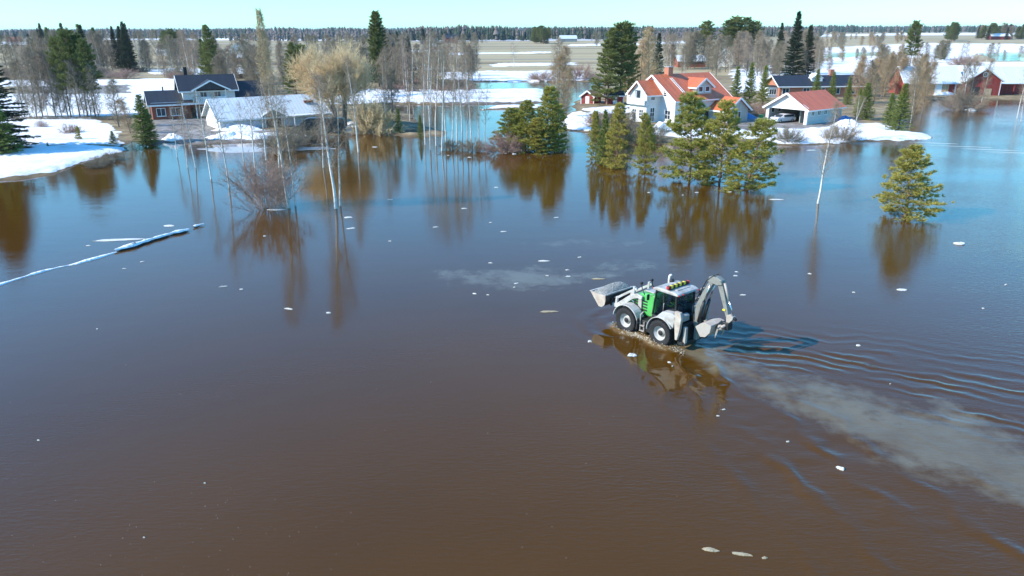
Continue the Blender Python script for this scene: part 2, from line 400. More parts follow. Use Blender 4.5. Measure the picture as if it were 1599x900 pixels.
def build_ground():
    th = np.concatenate([np.linspace(.03, 1.2, 44), np.linspace(1.24, 11.5, 190), np.linspace(11.8, 38, 30)])
    D = CAM_H / np.tan(np.radians(th)); D = np.concatenate([[30000], D])[::-1]
    T = np.tan(np.radians(np.linspace(-52, 52, 760))) 
    X = D[:, None] * T[None, :]; Y = np.repeat(D[:, None], len(T), 1)
    sd = np.full(X.shape, -1e9)
    for P in LAND: sd = np.maximum(sd, poly_sd(GP(P), X, Y))
    sd = np.maximum(sd, (Y - 1500) * .5)
    for P in PONDS: sd = np.minimum(sd, -poly_sd(GP(P), X, Y))
    n1 = fbm(X * .25, Y * .25, 3); n2 = fbm(X * .9, Y * .9, 11)
    sdn = sd + (n1 - .5) * 2.2 * np.clip(D / 120, .5, 3)[:, None] + (n2 - .5) * .6
    z = np.clip(sdn * .16, -.8, .38) + (n2 - .5) * .08 * (sdn > 0)
    snow = np.full(X.shape, -1e9)
    for P in SNOW: snow = np.maximum(snow, poly_sd(GP(P), X, Y))
    sc_ = np.clip(Y / 130, .6, 6)
    snow = np.clip((snow / sc_ + (n1 - .5) * 2.4 + (n2 - .5) * 1.2) * .9 + .5, 0, 1)
    mud = np.full(X.shape, -1e9)
    for P in MUD: mud = np.maximum(mud, poly_sd(GP(P), X, Y))
    mud = np.clip((mud / sc_ + (n1 - .5) * 2) * .6 + .5, 0, 1)
    wet = np.clip(1.0 - sdn / 2.0, 0, 1)
    z = z + snow * .14 * (sdn > .3) * np.clip(sdn, 0, 1)
    V = np.stack([X, Y, z], -1).reshape(-1, 3)
    nr, ncol = X.shape
    idx = np.arange(nr * ncol).reshape(nr, ncol)
    q = np.stack([idx[:-1, :-1], idx[:-1, 1:], idx[1:, 1:], idx[1:, :-1]], -1).reshape(-1, 4)
    me = np_mesh('ground', V, quads=q, smooth=True)
    at = me.color_attributes.new('cover', 'FLOAT_COLOR', 'POINT')
    at.data.foreach_set('color', np.stack([snow, mud, wet, np.ones_like(wet)], -1).astype(np.float32).ravel())
    mt, nt, b = _nt('ground_cover'); N, L = nt.nodes, nt.links
    a = N.new('ShaderNodeVertexColor'); a.layer_name = 'cover'; sp = N.new('ShaderNodeSeparateColor'); L.new(a.outputs[0], sp.inputs[0])
    tc = N.new('ShaderNodeTexCoord')
    def noise(scale, det=5, vec=None, sc3=None):
        n = N.new('ShaderNodeTexNoise'); n.inputs['Scale'].default_value = scale; n.inputs['Detail'].default_value = det
        if sc3:
            mp = N.new('ShaderNodeMapping'); mp.inputs['Scale'].default_value = sc3; L.new(tc.outputs['Object'], mp.inputs[0]); L.new(mp.outputs[0], n.inputs['Vector'])
        else: L.new(tc.outputs['Object'], n.inputs['Vector'])
        return n.outputs['Fac']
    def ramp(fac, stops):
        r = N.new('ShaderNodeValToRGB'); L.new(fac, r.inputs[0]); cr = r.color_ramp
        cr.elements[0].position, cr.elements[0].color = stops[0][0], (*stops[0][1], 1)
        cr.elements[1].position, cr.elements[1].color = stops[-1][0], (*stops[-1][1], 1)
        for p, c in stops[1:-1]:
            e = cr.elements.new(p); e.color = (*c, 1)
        return r.outputs[0]
    def mix(f, a_, b_):
        mx = N.new('ShaderNodeMix'); mx.data_type = 'RGBA'; L.new(f, mx.inputs[0])
        for i, v in ((6, a_), (7, b_)):
            if isinstance(v, tuple): mx.inputs[i].default_value = (*v, 1)
            else: L.new(v, mx.inputs[i])
        return mx.outputs[2]
    # dead grass in long field strips, with finer tussocks
    strips = ramp(noise(1.0, 3, sc3=(.0012, .022, 0)), [(.33, (.16, .125, .075)), (.45, (.34, .265, .145)), (.55, (.42, .34, .20)), (.66, (.24, .20, .14)), (.75, (.38, .36, .32))])
    tuss = ramp(noise(.35, 8), [(.3, (.10, .075, .045)), (.5, (.24, .18, .10)), (.7, (.36, .28, .16))])
    px = N.new('ShaderNodeSeparateXYZ'); L.new(tc.outputs['Object'], px.inputs[0])
    far = N.new('ShaderNodeMapRange'); far.inputs[1].default_value = 190; far.inputs[2].default_value = 300; far.clamp = True; L.new(px.outputs[1], far.inputs[0])
    grass = mix(far.outputs[0], tuss, strips)
    mudc = ramp(noise(.8, 8), [(.3, (.13, .115, .10)), (.55, (.25, .23, .21)), (.75, (.36, .345, .33))])
    c = mix(sp.outputs[1], grass, mudc)
    wm = N.new('ShaderNodeMath'); wm.operation = 'MULTIPLY'; wm.inputs[1].default_value = .75; L.new(sp.outputs[2], wm.inputs[0])
    c = mix(wm.outputs[0], c, (.10, .065, .035))
    sn = N.new('ShaderNodeMath'); sn.operation = 'MULTIPLY_ADD'; sn.inputs[1].default_value = 1.0
    n_s = noise(.55, 9); n_o = N.new('ShaderNodeMath'); n_o.operation = 'MULTIPLY_ADD'; n_o.inputs[1].default_value = 1.3; n_o.inputs[2].default_value = -.66; L.new(n_s, n_o.inputs[0])
    L.new(sp.outputs[0], sn.inputs[0]); L.new(n_o.outputs[0], sn.inputs[2])
    sm = N.new('ShaderNodeMapRange'); sm.inputs[1].default_value = .42; sm.inputs[2].default_value = .56; L.new(sn.outputs[0], sm.inputs[0])
    snc = ramp(noise(.25, 7), [(.3, (.60, .59, .57)), (.5, (.80, .80, .80)), (.8, (.87, .87, .87))])
    c = mix(sm.outputs[0], c, snc)
    L.new(c, b.inputs['Base Color']); b.inputs['Roughness'].default_value = .85; b.inputs['Specular IOR Level'].default_value = .2
    bn = N.new('ShaderNodeBump'); bn.inputs['Distance'].default_value = .12; L.new(noise(1.6, 7), bn.inputs['Height']); L.new(bn.outputs[0], b.inputs['Normal'])
    o = link('ground', me, mt); tag(o, 'flat snow patched farmland and yards beyond the flood', kind='structure')
build_ground()

# ------------------------------------------------------------------ flood water with the wake
HEADING = math.radians(129.3)
FW = np.array([math.cos(HEADING), math.sin(HEADING)]); LF = np.array([-math.sin(HEADING), math.cos(HEADING)])
_rw = G(1029, 521, .58)
MACH = np.array([_rw[0] - LF[0] * 1.22, _rw[1] - LF[1] * 1.22, -.17])     # under the rear axle

def build_water():
    xs = np.concatenate([[-30000, -6000, -2000, -900, -400, -200, -120], np.arange(-70, -4, 1.0), np.arange(-4, 34, .11), np.arange(34, 70, .6), np.arange(70, 140, 4), [200, 400, 900, 2000, 6000, 30000]])
    ys = np.concatenate([[-3000, -800, -200, -40, 0], np.arange(6, 14, 1.0), np.arange(14, 47, .11), np.arange(47, 90, .8), np.arange(90, 200, 4), [230, 280, 350, 500, 800, 1300, 2500, 6000, 28000]])
    X, Y = np.meshgrid(xs, ys)
    dx, dy = X - MACH[0], Y - MACH[1]
    s = -(dx * FW[0] + dy * FW[1]); w = dx * LF[0] + dy * LF[1]      # s behind the rear axle, w to the machine's left
    z = np.zeros_like(X)
    fadein = np.clip((s + 3) / 4, 0, 1)
    n = fbm(X * .35, Y * .35, 5) - .5; n2 = fbm(X * .9, Y * .9, 15) - .5
    # right-hand (far) arm: many close crests; left-hand (near) arm: a few drawn-out crests
    for side, beta, lam, amp, sharp in ((-1, math.radians(27), .80, .023, 2.4), (-1, math.radians(20), .55, .009, 1.4), (1, math.radians(26), 1.9, .038, 4.0)):
        ww = side * w
        d = ww * math.cos(beta) - (s + 2.2) * math.sin(beta)          # distance outside the arm's own line
        r = np.hypot(s + 1, ww)
        lam_ = lam * (1 + .012 * r)
        ph = 2 * math.pi * (d + n * 2.2) / lam_ + n2 * 2.2
        wave = np.sign(np.sin(ph)) * np.abs(np.sin(ph)) if sharp == 1 else (2 * ((np.sin(ph) + 1) / 2) ** sharp - 1)
        env = np.exp(-(d / (1.1 + .16 * r)) ** 2) * np.clip(ww / .8, 0, 1) * fadein / (1 + .035 * r) * np.clip(1 - (r - 26) / 10, 0, 1)
        env2 = np.exp(-((d + .28 * r) / (.8 + .14 * r)) ** 2) * .45 * np.clip(ww / .8, 0, 1) * fadein * np.clip(1 - (r - 22) / 10, 0, 1)
        brk = np.clip(.1 + 3.0 * (fbm(X * .3 + side * 9, Y * .8, 61) - .32), 0, 1.6)
        z += amp * wave * (env + env2) * brk
    # bow swell ahead of the front axle and the churned strip behind
    t = s + 2.45
    rb = np.hypot(dx - FW[0] * 2.9, dy - FW[1] * 2.9)
    z += .024 * np.sin(2 * math.pi * (rb * (1 + .25 * n) - 1.2 + n * 1.2) / 1.3) * np.exp(-((rb - 1.9) / 1.3) ** 2) * np.clip((-s - .8) / 2, 0, 1) * np.clip(.35 + w * .3 + n2, .1, 1)
    churn = np.exp(-(w / (1.3 + .05 * np.maximum(s, 0))) ** 2) * np.clip((s + 3.4) / 1.0, 0, 1) * np.exp(-np.maximum(s, 0) / 9)
    z += churn * (fbm(X * 1.6, Y * 1.6, 23) - .5) * .10 + churn * (fbm(X * 3.6, Y * 3.6, 33) - .5) * .05
    # piled water at the four tyres
    for (lx, ly) in ((0, 1), (0, -1), (2.45, 1), (2.45, -1)):
        q = np.hypot((-s - lx) / 1.0, (w - ly) / .55)
        z += .09 * np.exp(-(q - .85) ** 2 / .06) * (.3 + 1.4 * fbm(X * 2.5, Y * 2.5, 41))
    # stirred-up silt: a plume trailing behind, clouds left on the way ahead
    wc = w - .7 + .075 * np.maximum(s, 0) + n * 2.2 + n2 * .8
    wid = .95 + .21 * np.clip(s, 0, 14)
    silt = np.exp(-np.abs(wc / wid) ** 3.2) * np.clip((s + 1.0) / 2.0, 0, 1) * np.clip(1.15 - s / 60, 0, 1) * np.clip(.75 + n * 1.2, .4, 1)
    def cloud(px, py, rx, ry, a):
        c = G(px, py); nn = fbm(X * .12, Y * .12, 77) - .5
        q = np.hypot((X - c[0]) / rx, (Y - c[1]) / ry) + nn * 1.6
        return a * np.clip(1.25 - q, 0, 1)
    for c in ((830, 432, 5.5, 3.2, .75), (770, 440, 3.5, 1.5, .6), (900, 430, 6, 1.6, .6), (845, 380, 9, 1.8, .35), (640, 345, 3, 4, .3), (980, 415, 5, 2, .5)):
        silt = np.maximum(silt, cloud(*c))
    foam = np.zeros_like(X)
    for (lx, ly) in ((0, 1), (0, -1), (2.45, 1), (2.45, -1)):
        q = np.hypot((-s - lx + .1) / 1.15, (w - ly) / .75)
        foam = np.maximum(foam, np.exp(-(q - .85) ** 2 / .14) * .62 * np.clip(.2 + 1.6 * fbm(X * 1.1, Y * 1.1, 91), 0, 1.2))
    foam = np.maximum(foam, np.exp(-((w - 1.25) / .38) ** 2) * ((s > -2.3) & (s < 1.4)) * .85 * np.clip(.1 + 1.7 * fbm(X * 1.3, Y * 1.3, 97), 0, 1))
    foam = np.maximum(foam, np.exp(-((w - .2) / .9) ** 2) * np.clip((s - .4) / .6, 0, 1) * np.exp(-np.maximum(s - .6, 0) / 1.6) * .6)
    V = np.stack([X, Y, z], -1).reshape(-1, 3)
    nr, nc = X.shape; idx = np.arange(nr * nc).reshape(nr, nc)
    q = np.stack([idx[:-1, :-1], idx[:-1, 1:], idx[1:, 1:], idx[1:, :-1]], -1).reshape(-1, 4)
    me = np_mesh('flood_water', V, quads=q, smooth=True)
    at = me.color_attributes.new('load', 'FLOAT_COLOR', 'POINT')
    at.data.foreach_set('color', np.stack([silt, foam, churn, np.ones_like(silt)], -1).astype(np.float32).ravel())
    mt, nt, b = _nt('flood_water'); N, L = nt.nodes, nt.links
    tc = N.new('ShaderNodeTexCoord')
    def noise(scale, det, sc3, rot=0, rough=.5):
        mp = N.new('ShaderNodeMapping'); mp.inputs['Scale'].default_value = sc3; mp.inputs['Rotation'].default_value = (0, 0, rot); L.new(tc.outputs['Object'], mp.inputs[0])
        n = N.new('ShaderNodeTexNoise'); n.inputs['Scale'].default_value = scale; n.inputs['Detail'].default_value = det; n.inputs['Roughness'].default_value = rough; L.new(mp.outputs[0], n.inputs['Vector']); return n.outputs['Fac']
    def math_(op, a, b_=None, c=None):
        n = N.new('ShaderNodeMath'); n.operation = op
        for i, v in enumerate((a, b_, c)):
            if v is None: continue
            if isinstance(v, (int, float)): n.inputs[i].default_value = v
            else: L.new(v, n.inputs[i])
        return n.outputs[0]
    def mrange(v, a, b_, c=0., d=1.):
        n = N.new('ShaderNodeMapRange'); n.inputs[1].default_value = a; n.inputs[2].default_value = b_; n.inputs[3].default_value = c; n.inputs[4].default_value = d; L.new(v, n.inputs[0]); return n.outputs[0]
    def mix(f, a_, b_):
        mx = N.new('ShaderNodeMix'); mx.data_type = 'RGBA'; L.new(f, mx.inputs[0])
        for i, v in ((6, a_), (7, b_)):
            if isinstance(v, tuple): mx.inputs[i].default_value = (*v, 1)
            else: L.new(v, mx.inputs[i])
        return mx.outputs[2]
    a = N.new('ShaderNodeVertexColor'); a.layer_name = 'load'; sp = N.new('ShaderNodeSeparateColor'); L.new(a.outputs[0], sp.inputs[0])
    base = mix(mrange(noise(.05, 4, (1, 1, 1)), .35, .7), (.066, .028, .002), (.082, .036, .004))
    silt_n = math_('ADD', sp.outputs[0], math_('ADD', math_('MULTIPLY_ADD', noise(.5, 9, (1, 1, 1), rough=.65), 1.3, -.65), math_('MULTIPLY_ADD', noise(1.6, 6, (1, 1, 1)), .5, -.25)))
    silt_f = math_('MULTIPLY', math_('MULTIPLY', mrange(silt_n, .28, .66), mrange(noise(.35, 6, (1, 1, 1), rot=.7, rough=.6), .3, .7, .5, 1.0)), mrange(sp.outputs[0], .02, .2))
    col = mix(silt_f, base, (.150, .126, .080))
    fo = math_('MULTIPLY', mrange(math_('ADD', sp.outputs[1], math_('MULTIPLY_ADD', noise(5.0, 7, (1, 1, 1), rough=.7), 2.2, -1.1)), .5, 1.1), mrange(sp.outputs[1], .05, .25))
    col = mix(math_('MULTIPLY', mrange(sp.outputs[1], .1, .7), .55), col, (.24, .16, .075))
    col = mix(math_('MULTIPLY', fo, .8), col, (.58, .50, .36))
    L.new(col, b.inputs['Base Color'])
    b.inputs['IOR'].default_value = 1.333
    b.inputs['Specular IOR Level'].default_value = .5
    L.new(mrange(fo, 0, 1, .035, .5), b.inputs['Roughness'])
    # wind ripples: short crests across the view, in drifting patches, over a slow swell
    sx = N.new('ShaderNodeSeparateXYZ'); L.new(tc.outputs['Object'], sx.inputs[0])
    windy = math_('MAXIMUM', math_('MULTIPLY', mrange(sx.outputs[0], 8, 30), .9), math_('MULTIPLY', mrange(sx.outputs[1], 36, 24), .75))   # open reach to the right and nearest water; the rest lies in the lee
    patch = math_('MULTIPLY', mrange(noise(.045, 3, (.7, 1.3, 1)), .36, .62, .3, 1.0), math_('MAXIMUM', windy, .24))
    rip = noise(1.0, 3, (2.1, 6.5, 1), rot=.12)
    rip2 = noise(1.0, 2, (5.0, 11.0, 1), rot=-.25)
    swell = noise(1.0, 3, (.35, .8, 1), rot=.1)
    hgt = math_('ADD', math_('MULTIPLY', math_('ADD', math_('MULTIPLY', rip, .026), math_('MULTIPLY', rip2, .012)), patch), math_('MULTIPLY', swell, .008))
    hgt = math_('ADD', hgt, math_('MULTIPLY', math_('MULTIPLY', noise(2.2, 5, (1, 1, 1)), sp.outputs[2]), .06))
    bp = N.new('ShaderNodeBump'); bp.inputs['Strength'].default_value = 1; bp.inputs['Distance'].default_value = 1.0
    L.new(hgt, bp.inputs['Height']); L.new(bp.outputs[0], b.inputs['Normal'])
    o = link('flood_water', me, mt); tag(o, 'brown flood water covering the low ground', kind='structure')
build_water()

# ------------------------------------------------------------------ backhoe loader
def arc_shell(mb, cx, cz, r, th, a0, a1, y0, y1, n=12):
    """curved mudguard plate over a wheel"""
    ring = []
    for i in range(n + 1):
        a = math.radians(a0 + (a1 - a0) * i / n)
        ring.append(((cx + r * math.cos(a), cz + r * math.sin(a)), (cx + (r + th) * math.cos(a), cz + (r + th) * math.sin(a))))
    poly = [p[1] for p in ring] + [p[0] for p in reversed(ring)]
    for i in range(n):
        q = [ring[i][0], ring[i][1], ring[i+1][1], ring[i+1][0]]
        vs = [(p[0], y0, p[1]) for p in q] + [(p[0], y1, p[1]) for p in q]
        fs = [(1, 2, 6, 5), (0, 4, 7, 3), (0, 3, 2, 1), (4, 5, 6, 7)]
        if i == 0: fs.append((0, 1, 5, 4))
        if i == n - 1: fs.append((2, 3, 7, 6))
        mb.add(vs, fs)
    return mb

def thick_path(mb, pts, th, y0, y1):
    """plate bent along a side-view path (x,z), th thick, from y0 to y1"""
    P = [Vector((p[0], 0, p[1])) for p in pts]; n = len(P); nr = []
    for i in range(n):
        d = (P[min(i+1, n-1)] - P[max(i-1, 0)]).normalized(); nr.append(Vector((-d.z, 0, d.x)) * th / 2)
    for i in range(n - 1):
        q = [P[i] - nr[i], P[i] + nr[i], P[i+1] + nr[i+1], P[i+1] - nr[i+1]]
        vs = [(p.x, y0, p.z) for p in q] + [(p.x, y1, p.z) for p in q]
        mb.add(vs, [(0, 1, 2, 3), (7, 6, 5, 4), (1, 5, 6, 2), (0, 3, 7, 4), (0, 4, 5, 1), (2, 6, 7, 3)])
    return mb

def box_beam(mb, pts, hs, y0, y1):
    """box-section arm along a side-view path with a depth per point"""
    P = [Vector((p[0], 0, p[1])) for p in pts]; n = len(P); top, bot = [], []
    for i in range(n):
        d = (P[min(i+1, n-1)] - P[max(i-1, 0)]).normalized(); k = Vector((-d.z, 0, d.x)) * hs[i] / 2
        top.append(P[i] + k); bot.append(P[i] - k)
    poly = [(p.x, p.z) for p in top] + [(p.x, p.z) for p in reversed(bot)]
    for i in range(n - 1):
        q = [bot[i], top[i], top[i+1], bot[i+1]]
        vs = [(p.x, y0, p.z) for p in q] + [(p.x, y1, p.z) for p in q]
        fs = [(0, 1, 2, 3), (7, 6, 5, 4), (1, 5, 6, 2), (0, 3, 7, 4)]
        if i == 0: fs.append((0, 4, 5, 1))
        if i == n - 2: fs.append((2, 6, 7, 3))
        mb.add(vs, fs)
    return mb

def build_machine():
    R = thing('backhoe_loader', 'white and green backhoe loader wading through the flood with a loaded front bucket', 'backhoe loader', tuple(MACH), HEADING)
    W, B, GR = M['mach_white'], M['mach_black'], M['mach_green']
    MB().box(-1.15, 2.95, -.42, .42, .5, 1.12).box(2.95, 3.2, -.36, .36, .62, 1.25).box(-.12, .12, -.75, .75, .62, .88).box(2.33, 2.57, -.75, .75, .62, .88).build('chassis', B, R, bevel=.03)
    hood = MB().prism([(.93, 1.12), (.93, 2.42), (1.25, 2.46), (1.9, 2.36), (2.5, 2.14), (2.86, 1.86), (2.95, 1.3), (2.95, 1.12)], 'y', -.5, .5).build('hood', GR, R, bevel=.09)
    for yy in (-1, 1):
        v = MB()
        for k in range(4): v.box(1.5, 2.45, .505 * yy - .012, .505 * yy + .012, 1.38 + k * .17, 1.47 + k * .17)
        v.build('side_vent', B, hood, bevel=.01)
    MB().box(1.25, 1.95, -.3, .3, 2.44, 2.50).build('hood_highlight', W, hood, bevel=.03)  # white plate standing in for the highlight on the green hood
    MB().box(2.93, 2.985, -.36, .36, 1.3, 1.75).build('grille', B, hood, bevel=.01)
    # cab
    cab = MB().box(-.68, .93, -.8, .8, 1.08, 1.5).build('cab_base', B, R, bevel=.04)
    Z0, Z1 = 1.5, 2.93
    for (x, y, x2, y2, w) in ((.9, .76, .72, .74, .08), (.9, -.76, .72, -.74, .08), (.16, .8, .16, .78, .07), (.16, -.8, .16, -.78, .07), (-.66, .76, -.62, .74, .09), (-.66, -.76, -.62, -.74, .09)):
        MB().beam((x, y, Z0 - .02), (x2, y2, Z1 + .03), w, w).build('cab_pillar', B, R, bevel=.015)
    pan = M['cab_glass']
    def pane(vs, mat=pan, nm='window_pane'):
        return MB().add(vs, [(0, 1, 2, 3)]).build(nm, mat, R)
    for y in (.785, -.785):
        pane([(.86, y, Z0), (.2, y, Z0), (.2, y, Z1), (.69, y, Z1)])
        pane([(.12, y, Z0), (-.62, y, Z0), (-.58, y, Z1), (.12, y, Z1)])
    pane([(.905, .72, Z0), (.905, -.72, Z0), (.735, -.7, Z1), (.735, .7, Z1)])
    pane([(-.675, .72, Z0), (-.675, -.72, Z0), (-.635, -.7, Z1), (-.635, .7, Z1)], M['rear_glass'])
    # interior
    MB().box(-.35, .2, -.28, .28, 1.5, 1.72).box(-.42, -.28, -.27, .27, 1.7, 2.35).box(-.42, -.3, -.14, .14, 2.37, 2.56).build('driver_seat', B, R, bevel=.05)
    MB().box(.55, .85, -.5, .5, 1.5, 1.85).build('dashboard', B, R, bevel=.04)
    MB().tube([(.5 + .16 * math.sin(a) * .4, .2 * math.cos(a), 1.98 + .2 * math.sin(a)) for a in np.linspace(0, 2 * math.pi, 17)], .016, 6).tube([(.7, 0, 1.75), (.5, 0, 1.98)], .03, 6).build('steering_wheel', B, R)
    # roof
    roof = MB().prism([(-.82, 2.95), (-.78, 3.06), (-.55, 3.13), (.55, 3.15), (.85, 3.07), (.92, 2.95)], 'y', -.9, .9).build('cab_roof', W, R, bevel=.05)
    MB().box(-.5, .35, -.55, .55, 3.13, 3.17).build('roof_hatch', W, roof, bevel=.03)
    bar_x = -.12
    MB().box(bar_x - .07, bar_x + .07, -.86, .86, 3.17, 3.21).build('light_bar', B, roof)
    for k in range(9):
        y0 = .86 - k * .172 - .16
        mt = M['hazard_yellow'] if k % 2 else M['hazard_dark']
        MB().box(bar_x - .085, bar_x + .085, y0, y0 + .166, 3.21, 3.37).build('light_bar_segment', mt, roof, bevel=.012)
    for y in (.89, -.79):
        MB().box(bar_x - .085, bar_x + .085, y - .03, y + .03, 3.2, 3.36).build('beacon_lamp', M['lamp_red'], roof, bevel=.03)
    for (x, y) in ((.9, .8), (.9, -.8), (-.83, .8), (-.83, -.8), (-.83, .45)):
        MB().box(x - .04, x + .04, y - .06, y + .06, 2.97, 3.03).build('roof_lamp', M['lamp_red'], roof, bevel=.02)
    MB().tube([(1.02, -.62, 2.3), (1.02, -.62, 3.2), (1.0, -.63, 3.36), (.9, -.66, 3.44)], [.06, .06, .065, .06], 10).build('exhaust_pipe', M['white_trim'], R, smooth=True)
    MB().lathe_y([(.001, -.14), (.1, -.1), (.14, 0), (.1, .1), (.001, .14)], (.72, -.5, 3.17), 12).build('antenna_dome', B, roof, smooth=True)
    for z in (2.75, 2.3):
        MB().tube([(-.66, -.78, z), (-.78, -1.0, z + .04)], .018, 6).box(-.84, -.74, -1.12, -.96, z - .12, z + .14).build('rear_mirror', B, R, bevel=.02)
    MB().tube([(.86, .78, 2.55), (.98, 1.1, 2.6)], .018, 6).box(.95, 1.01, 1.02, 1.2, 2.35, 2.68).build('side_mirror', B, R, bevel=.02)
    MB().tube([(.1, .83, 1.55), (.1, .86, 1.6), (.1, .86, 2.3), (.1, .83, 2.35)], .018, 6).build('grab_rail', W, R)
    # wheels
    tprof = [(.40, -.22), (.60, -.25), (.69, -.24), (.725, -.17), (.73, 0), (.725, .17), (.69, .24), (.60, .25), (.40, .22)]
    lug = MB().lathe_y(tprof, (0, 0, 0), 40, cap=False)
    for k in range(22):
        for sgn in (1, -1):
            a = 2 * math.pi * (k + (.5 if sgn > 0 else 0)) / 22
            pts = []
            for (yy, da, r0, r1) in ((.01, .10, .70, .765), (.13, .02, .70, .765), (.25, -.09, .64, .735)):
                for (rr, dd) in ((r0, -.035), (r0, .035), (r1, .028), (r1, -.028)):
                    ang = a + da + dd; pts.append((rr * math.cos(ang), sgn * yy, rr * math.sin(ang)))
            lug.add(pts, [(0, 1, 2, 3), (4, 7, 6, 5)][:1] + [(8, 11, 10, 9)] + [(i, (i + 1) % 4, (i + 1) % 4 + 4, i + 4) for i in range(4)] + [(i + 4, (i + 1) % 4 + 4, (i + 1) % 4 + 8, i + 8) for i in range(4)])
    tyre_me = lug.mesh('tyre', False); tyre_me.materials.append(M['tyre'])
    rim_me = MB().lathe_y([(.415, -.2), (.43, .2), (.41, .215), (.385, .19), (.35, .06), (.20, .02), (.19, .10), (.14, .13), (.001, .135)], (0, 0, 0), 28).mesh('rim', True)
    rim_me.materials.append(M['mach_white'])
    hub_me = MB().lathe_y([(.155, .11), (.15, .15), (.10, .165), (.001, .17)], (0, 0, 0), 16).mesh('hub_cap', True); hub_me.materials.append(M['mach_black'])
    for (x, s) in ((0, 1), (2.45, 1), (0, -1), (2.45, -1)):
        w = bpy.data.objects.new('wheel', None); COL.objects.link(w); w.parent = R
        w.location = (x, .97 * s, .75); w.rotation_euler = (0, random.Random(x * s).uniform(0, 1), 0 if s > 0 else math.pi)
        for nm, me in (('tyre', tyre_me), ('rim', rim_me), ('hub_cap', hub_me)):
            link(nm, me, None, w)
    # mudguards
    for s in (1, -1):
        y0, y1 = sorted((.60 * s, 1.24 * s))
        fe = arc_shell(MB(), 0, .76, .86, .05, -2, 148, y0, y1, 14)
        fe.prism([(-.86, 1.32), (-.30, 1.62), (.3, 1.62), (-.1, 2.02), (-.78, 2.1), (-1.02, 1.95)], 'y', *sorted((.62 * s, 1.2 * s)))
        fe.build('rear_mudguard', W, R, bevel=.025)
        arc_shell(MB(), 2.45, .74, .88, .05, 8, 172, y0, y1, 14).build('front_mudguard', W, R, bevel=.02)
        MB().prism([(1.64, .5), (1.57, .5), (1.52, 1.1), (1.58, 1.12)], 'y', y0, y1).build('mud_flap', B, R)
        MB().prism([(-.92, 2.28), (-1.28, 2.28), (-1.36, 1.95), (-1.28, 1.2), (-1.16, .72), (-1.04, .72), (-.98, 1.25), (-.9, 1.9)], 'y', *sorted((1.02 * s, 1.2 * s))).build('rear_guard_plate', M['rust_tan'], R, bevel=.02)
        MB().box(.86, 1.5, *sorted((.5 * s, .98 * s)), .42, 1.05).build('side_tank', B, R, bevel=.05)
        MB().tube([(1.48, 1.05 * s, .42), (1.48, 1.05 * s, 1.35), (1.42, .9 * s, 1.5)], .035, 6).tube([(1.2, 1.05 * s, .42), (1.2, 1.05 * s, 1.0)], .03, 6).box(1.18, 1.5, *sorted((.98 * s, 1.1 * s)), .42, .46).box(1.18, 1.5, *sorted((.98 * s, 1.1 * s)), .72, .76).build('step', M['mach_dirty'], R)
        # loader arm with its upper link and cylinders
        yy = .62 * s
        box_beam(MB(), [(1.78, 2.12), (2.1, 2.18), (2.5, 2.04), (3.1, 1.56), (3.62, 1.18), (4.12, 1.18)], [.2, .26, .28, .28, .24, .2], yy - .075, yy + .075).build('loader_arm', W, R, bevel=.02)
        box_beam(MB(), [(2.2, 2.58), (2.9, 2.14), (3.62, 1.66)], [.13, .13, .13], yy - .05, yy + .05).build('loader_link', W, R, bevel=.01)
        box_beam(MB(), [(3.62, 1.72), (3.68, 1.2)], [.14, .14], yy - .07, yy + .07).build('bucket_lever', W, R, bevel=.01)
        box_beam(MB(), [(2.38, 2.66), (2.42, 2.05)], [.12, .15], yy - .07, yy + .07).build('link_post', W, R, bevel=.01)
        MB().tube([(1.6, yy, 1.25), (2.35, yy, 1.72)], .06, 8).build('loader_cylinder', B, R, smooth=True)
        MB().tube([(2.3, yy, 1.69), (2.75, yy, 1.95)], .033, 8).build('piston_rod', M['steel'], R, smooth=True)
        MB().tube([(3.66, yy, 1.68), (4.06, yy, 1.5)], .04, 8).build('tilt_cylinder', B, R, smooth=True)
        MB().box(1.85, 2.1, *sorted((.5 * s, .6 * s)), .95, 2.12).build('loader_tower', M['mach_dirty'], R, bevel=.02)
        MB().tube([(1.75, yy * .8, 2.3), (2.0, yy * .7, 2.6), (2.05, yy * .7, 2.84)], .03, 6).build('lamp_bracket', B, R)
        MB().box(2.0, 2.12, yy * .7 - .08, yy * .7 + .08, 2.82, 2.95).build('head_lamp', B, R, bevel=.02)
    MB().tube([(3.05, -.62, 1.55), (3.05, .62, 1.55)], .07, 8).build('arm_crossbar', B, R, smooth=True)
    # front bucket
    path = [(4.05, 1.78), (4.03, 1.45), (4.12, 1.2), (4.3, 1.06), (4.52, 1.05), (5.2, 1.76)]
    bk = thick_path(MB(), path, .05, -1.2, 1.2).build('front_bucket', B, R, bevel=.01)
    for y0 in (1.165, -1.205):
        MB().prism([(4.03, 1.79), (4.01, 1.45), (4.1, 1.17), (4.29, 1.02), (4.53, 1.01), (5.26, 1.79), (4.6, 1.74)], 'y', y0, y0 + .04).build('bucket_side', M['rust_tan'], bk, bevel=.008)
    MB().beam((5.2, -1.22, 1.77), (5.2, 1.22, 1.77), .12, .035).build('cutting_edge', M['mach_white'], bk)
    MB().beam((4.04, -1.22, 1.80), (4.04, 1.22, 1.80), .07, .07).build('bucket_rail', M['mach_white'], bk)
    MB().box(3.92, 4.06, -.75, .75, 1.1, 1.6).build('quick_coupler', B, bk, bevel=.02)
    # backhoe
    MB().box(-1.42, -1.08, -1.0, 1.0, .42, .62).box(-1.34, -1.08, -.95, .95, .62, 1.5).build('rear_frame', B, R, bevel=.02)
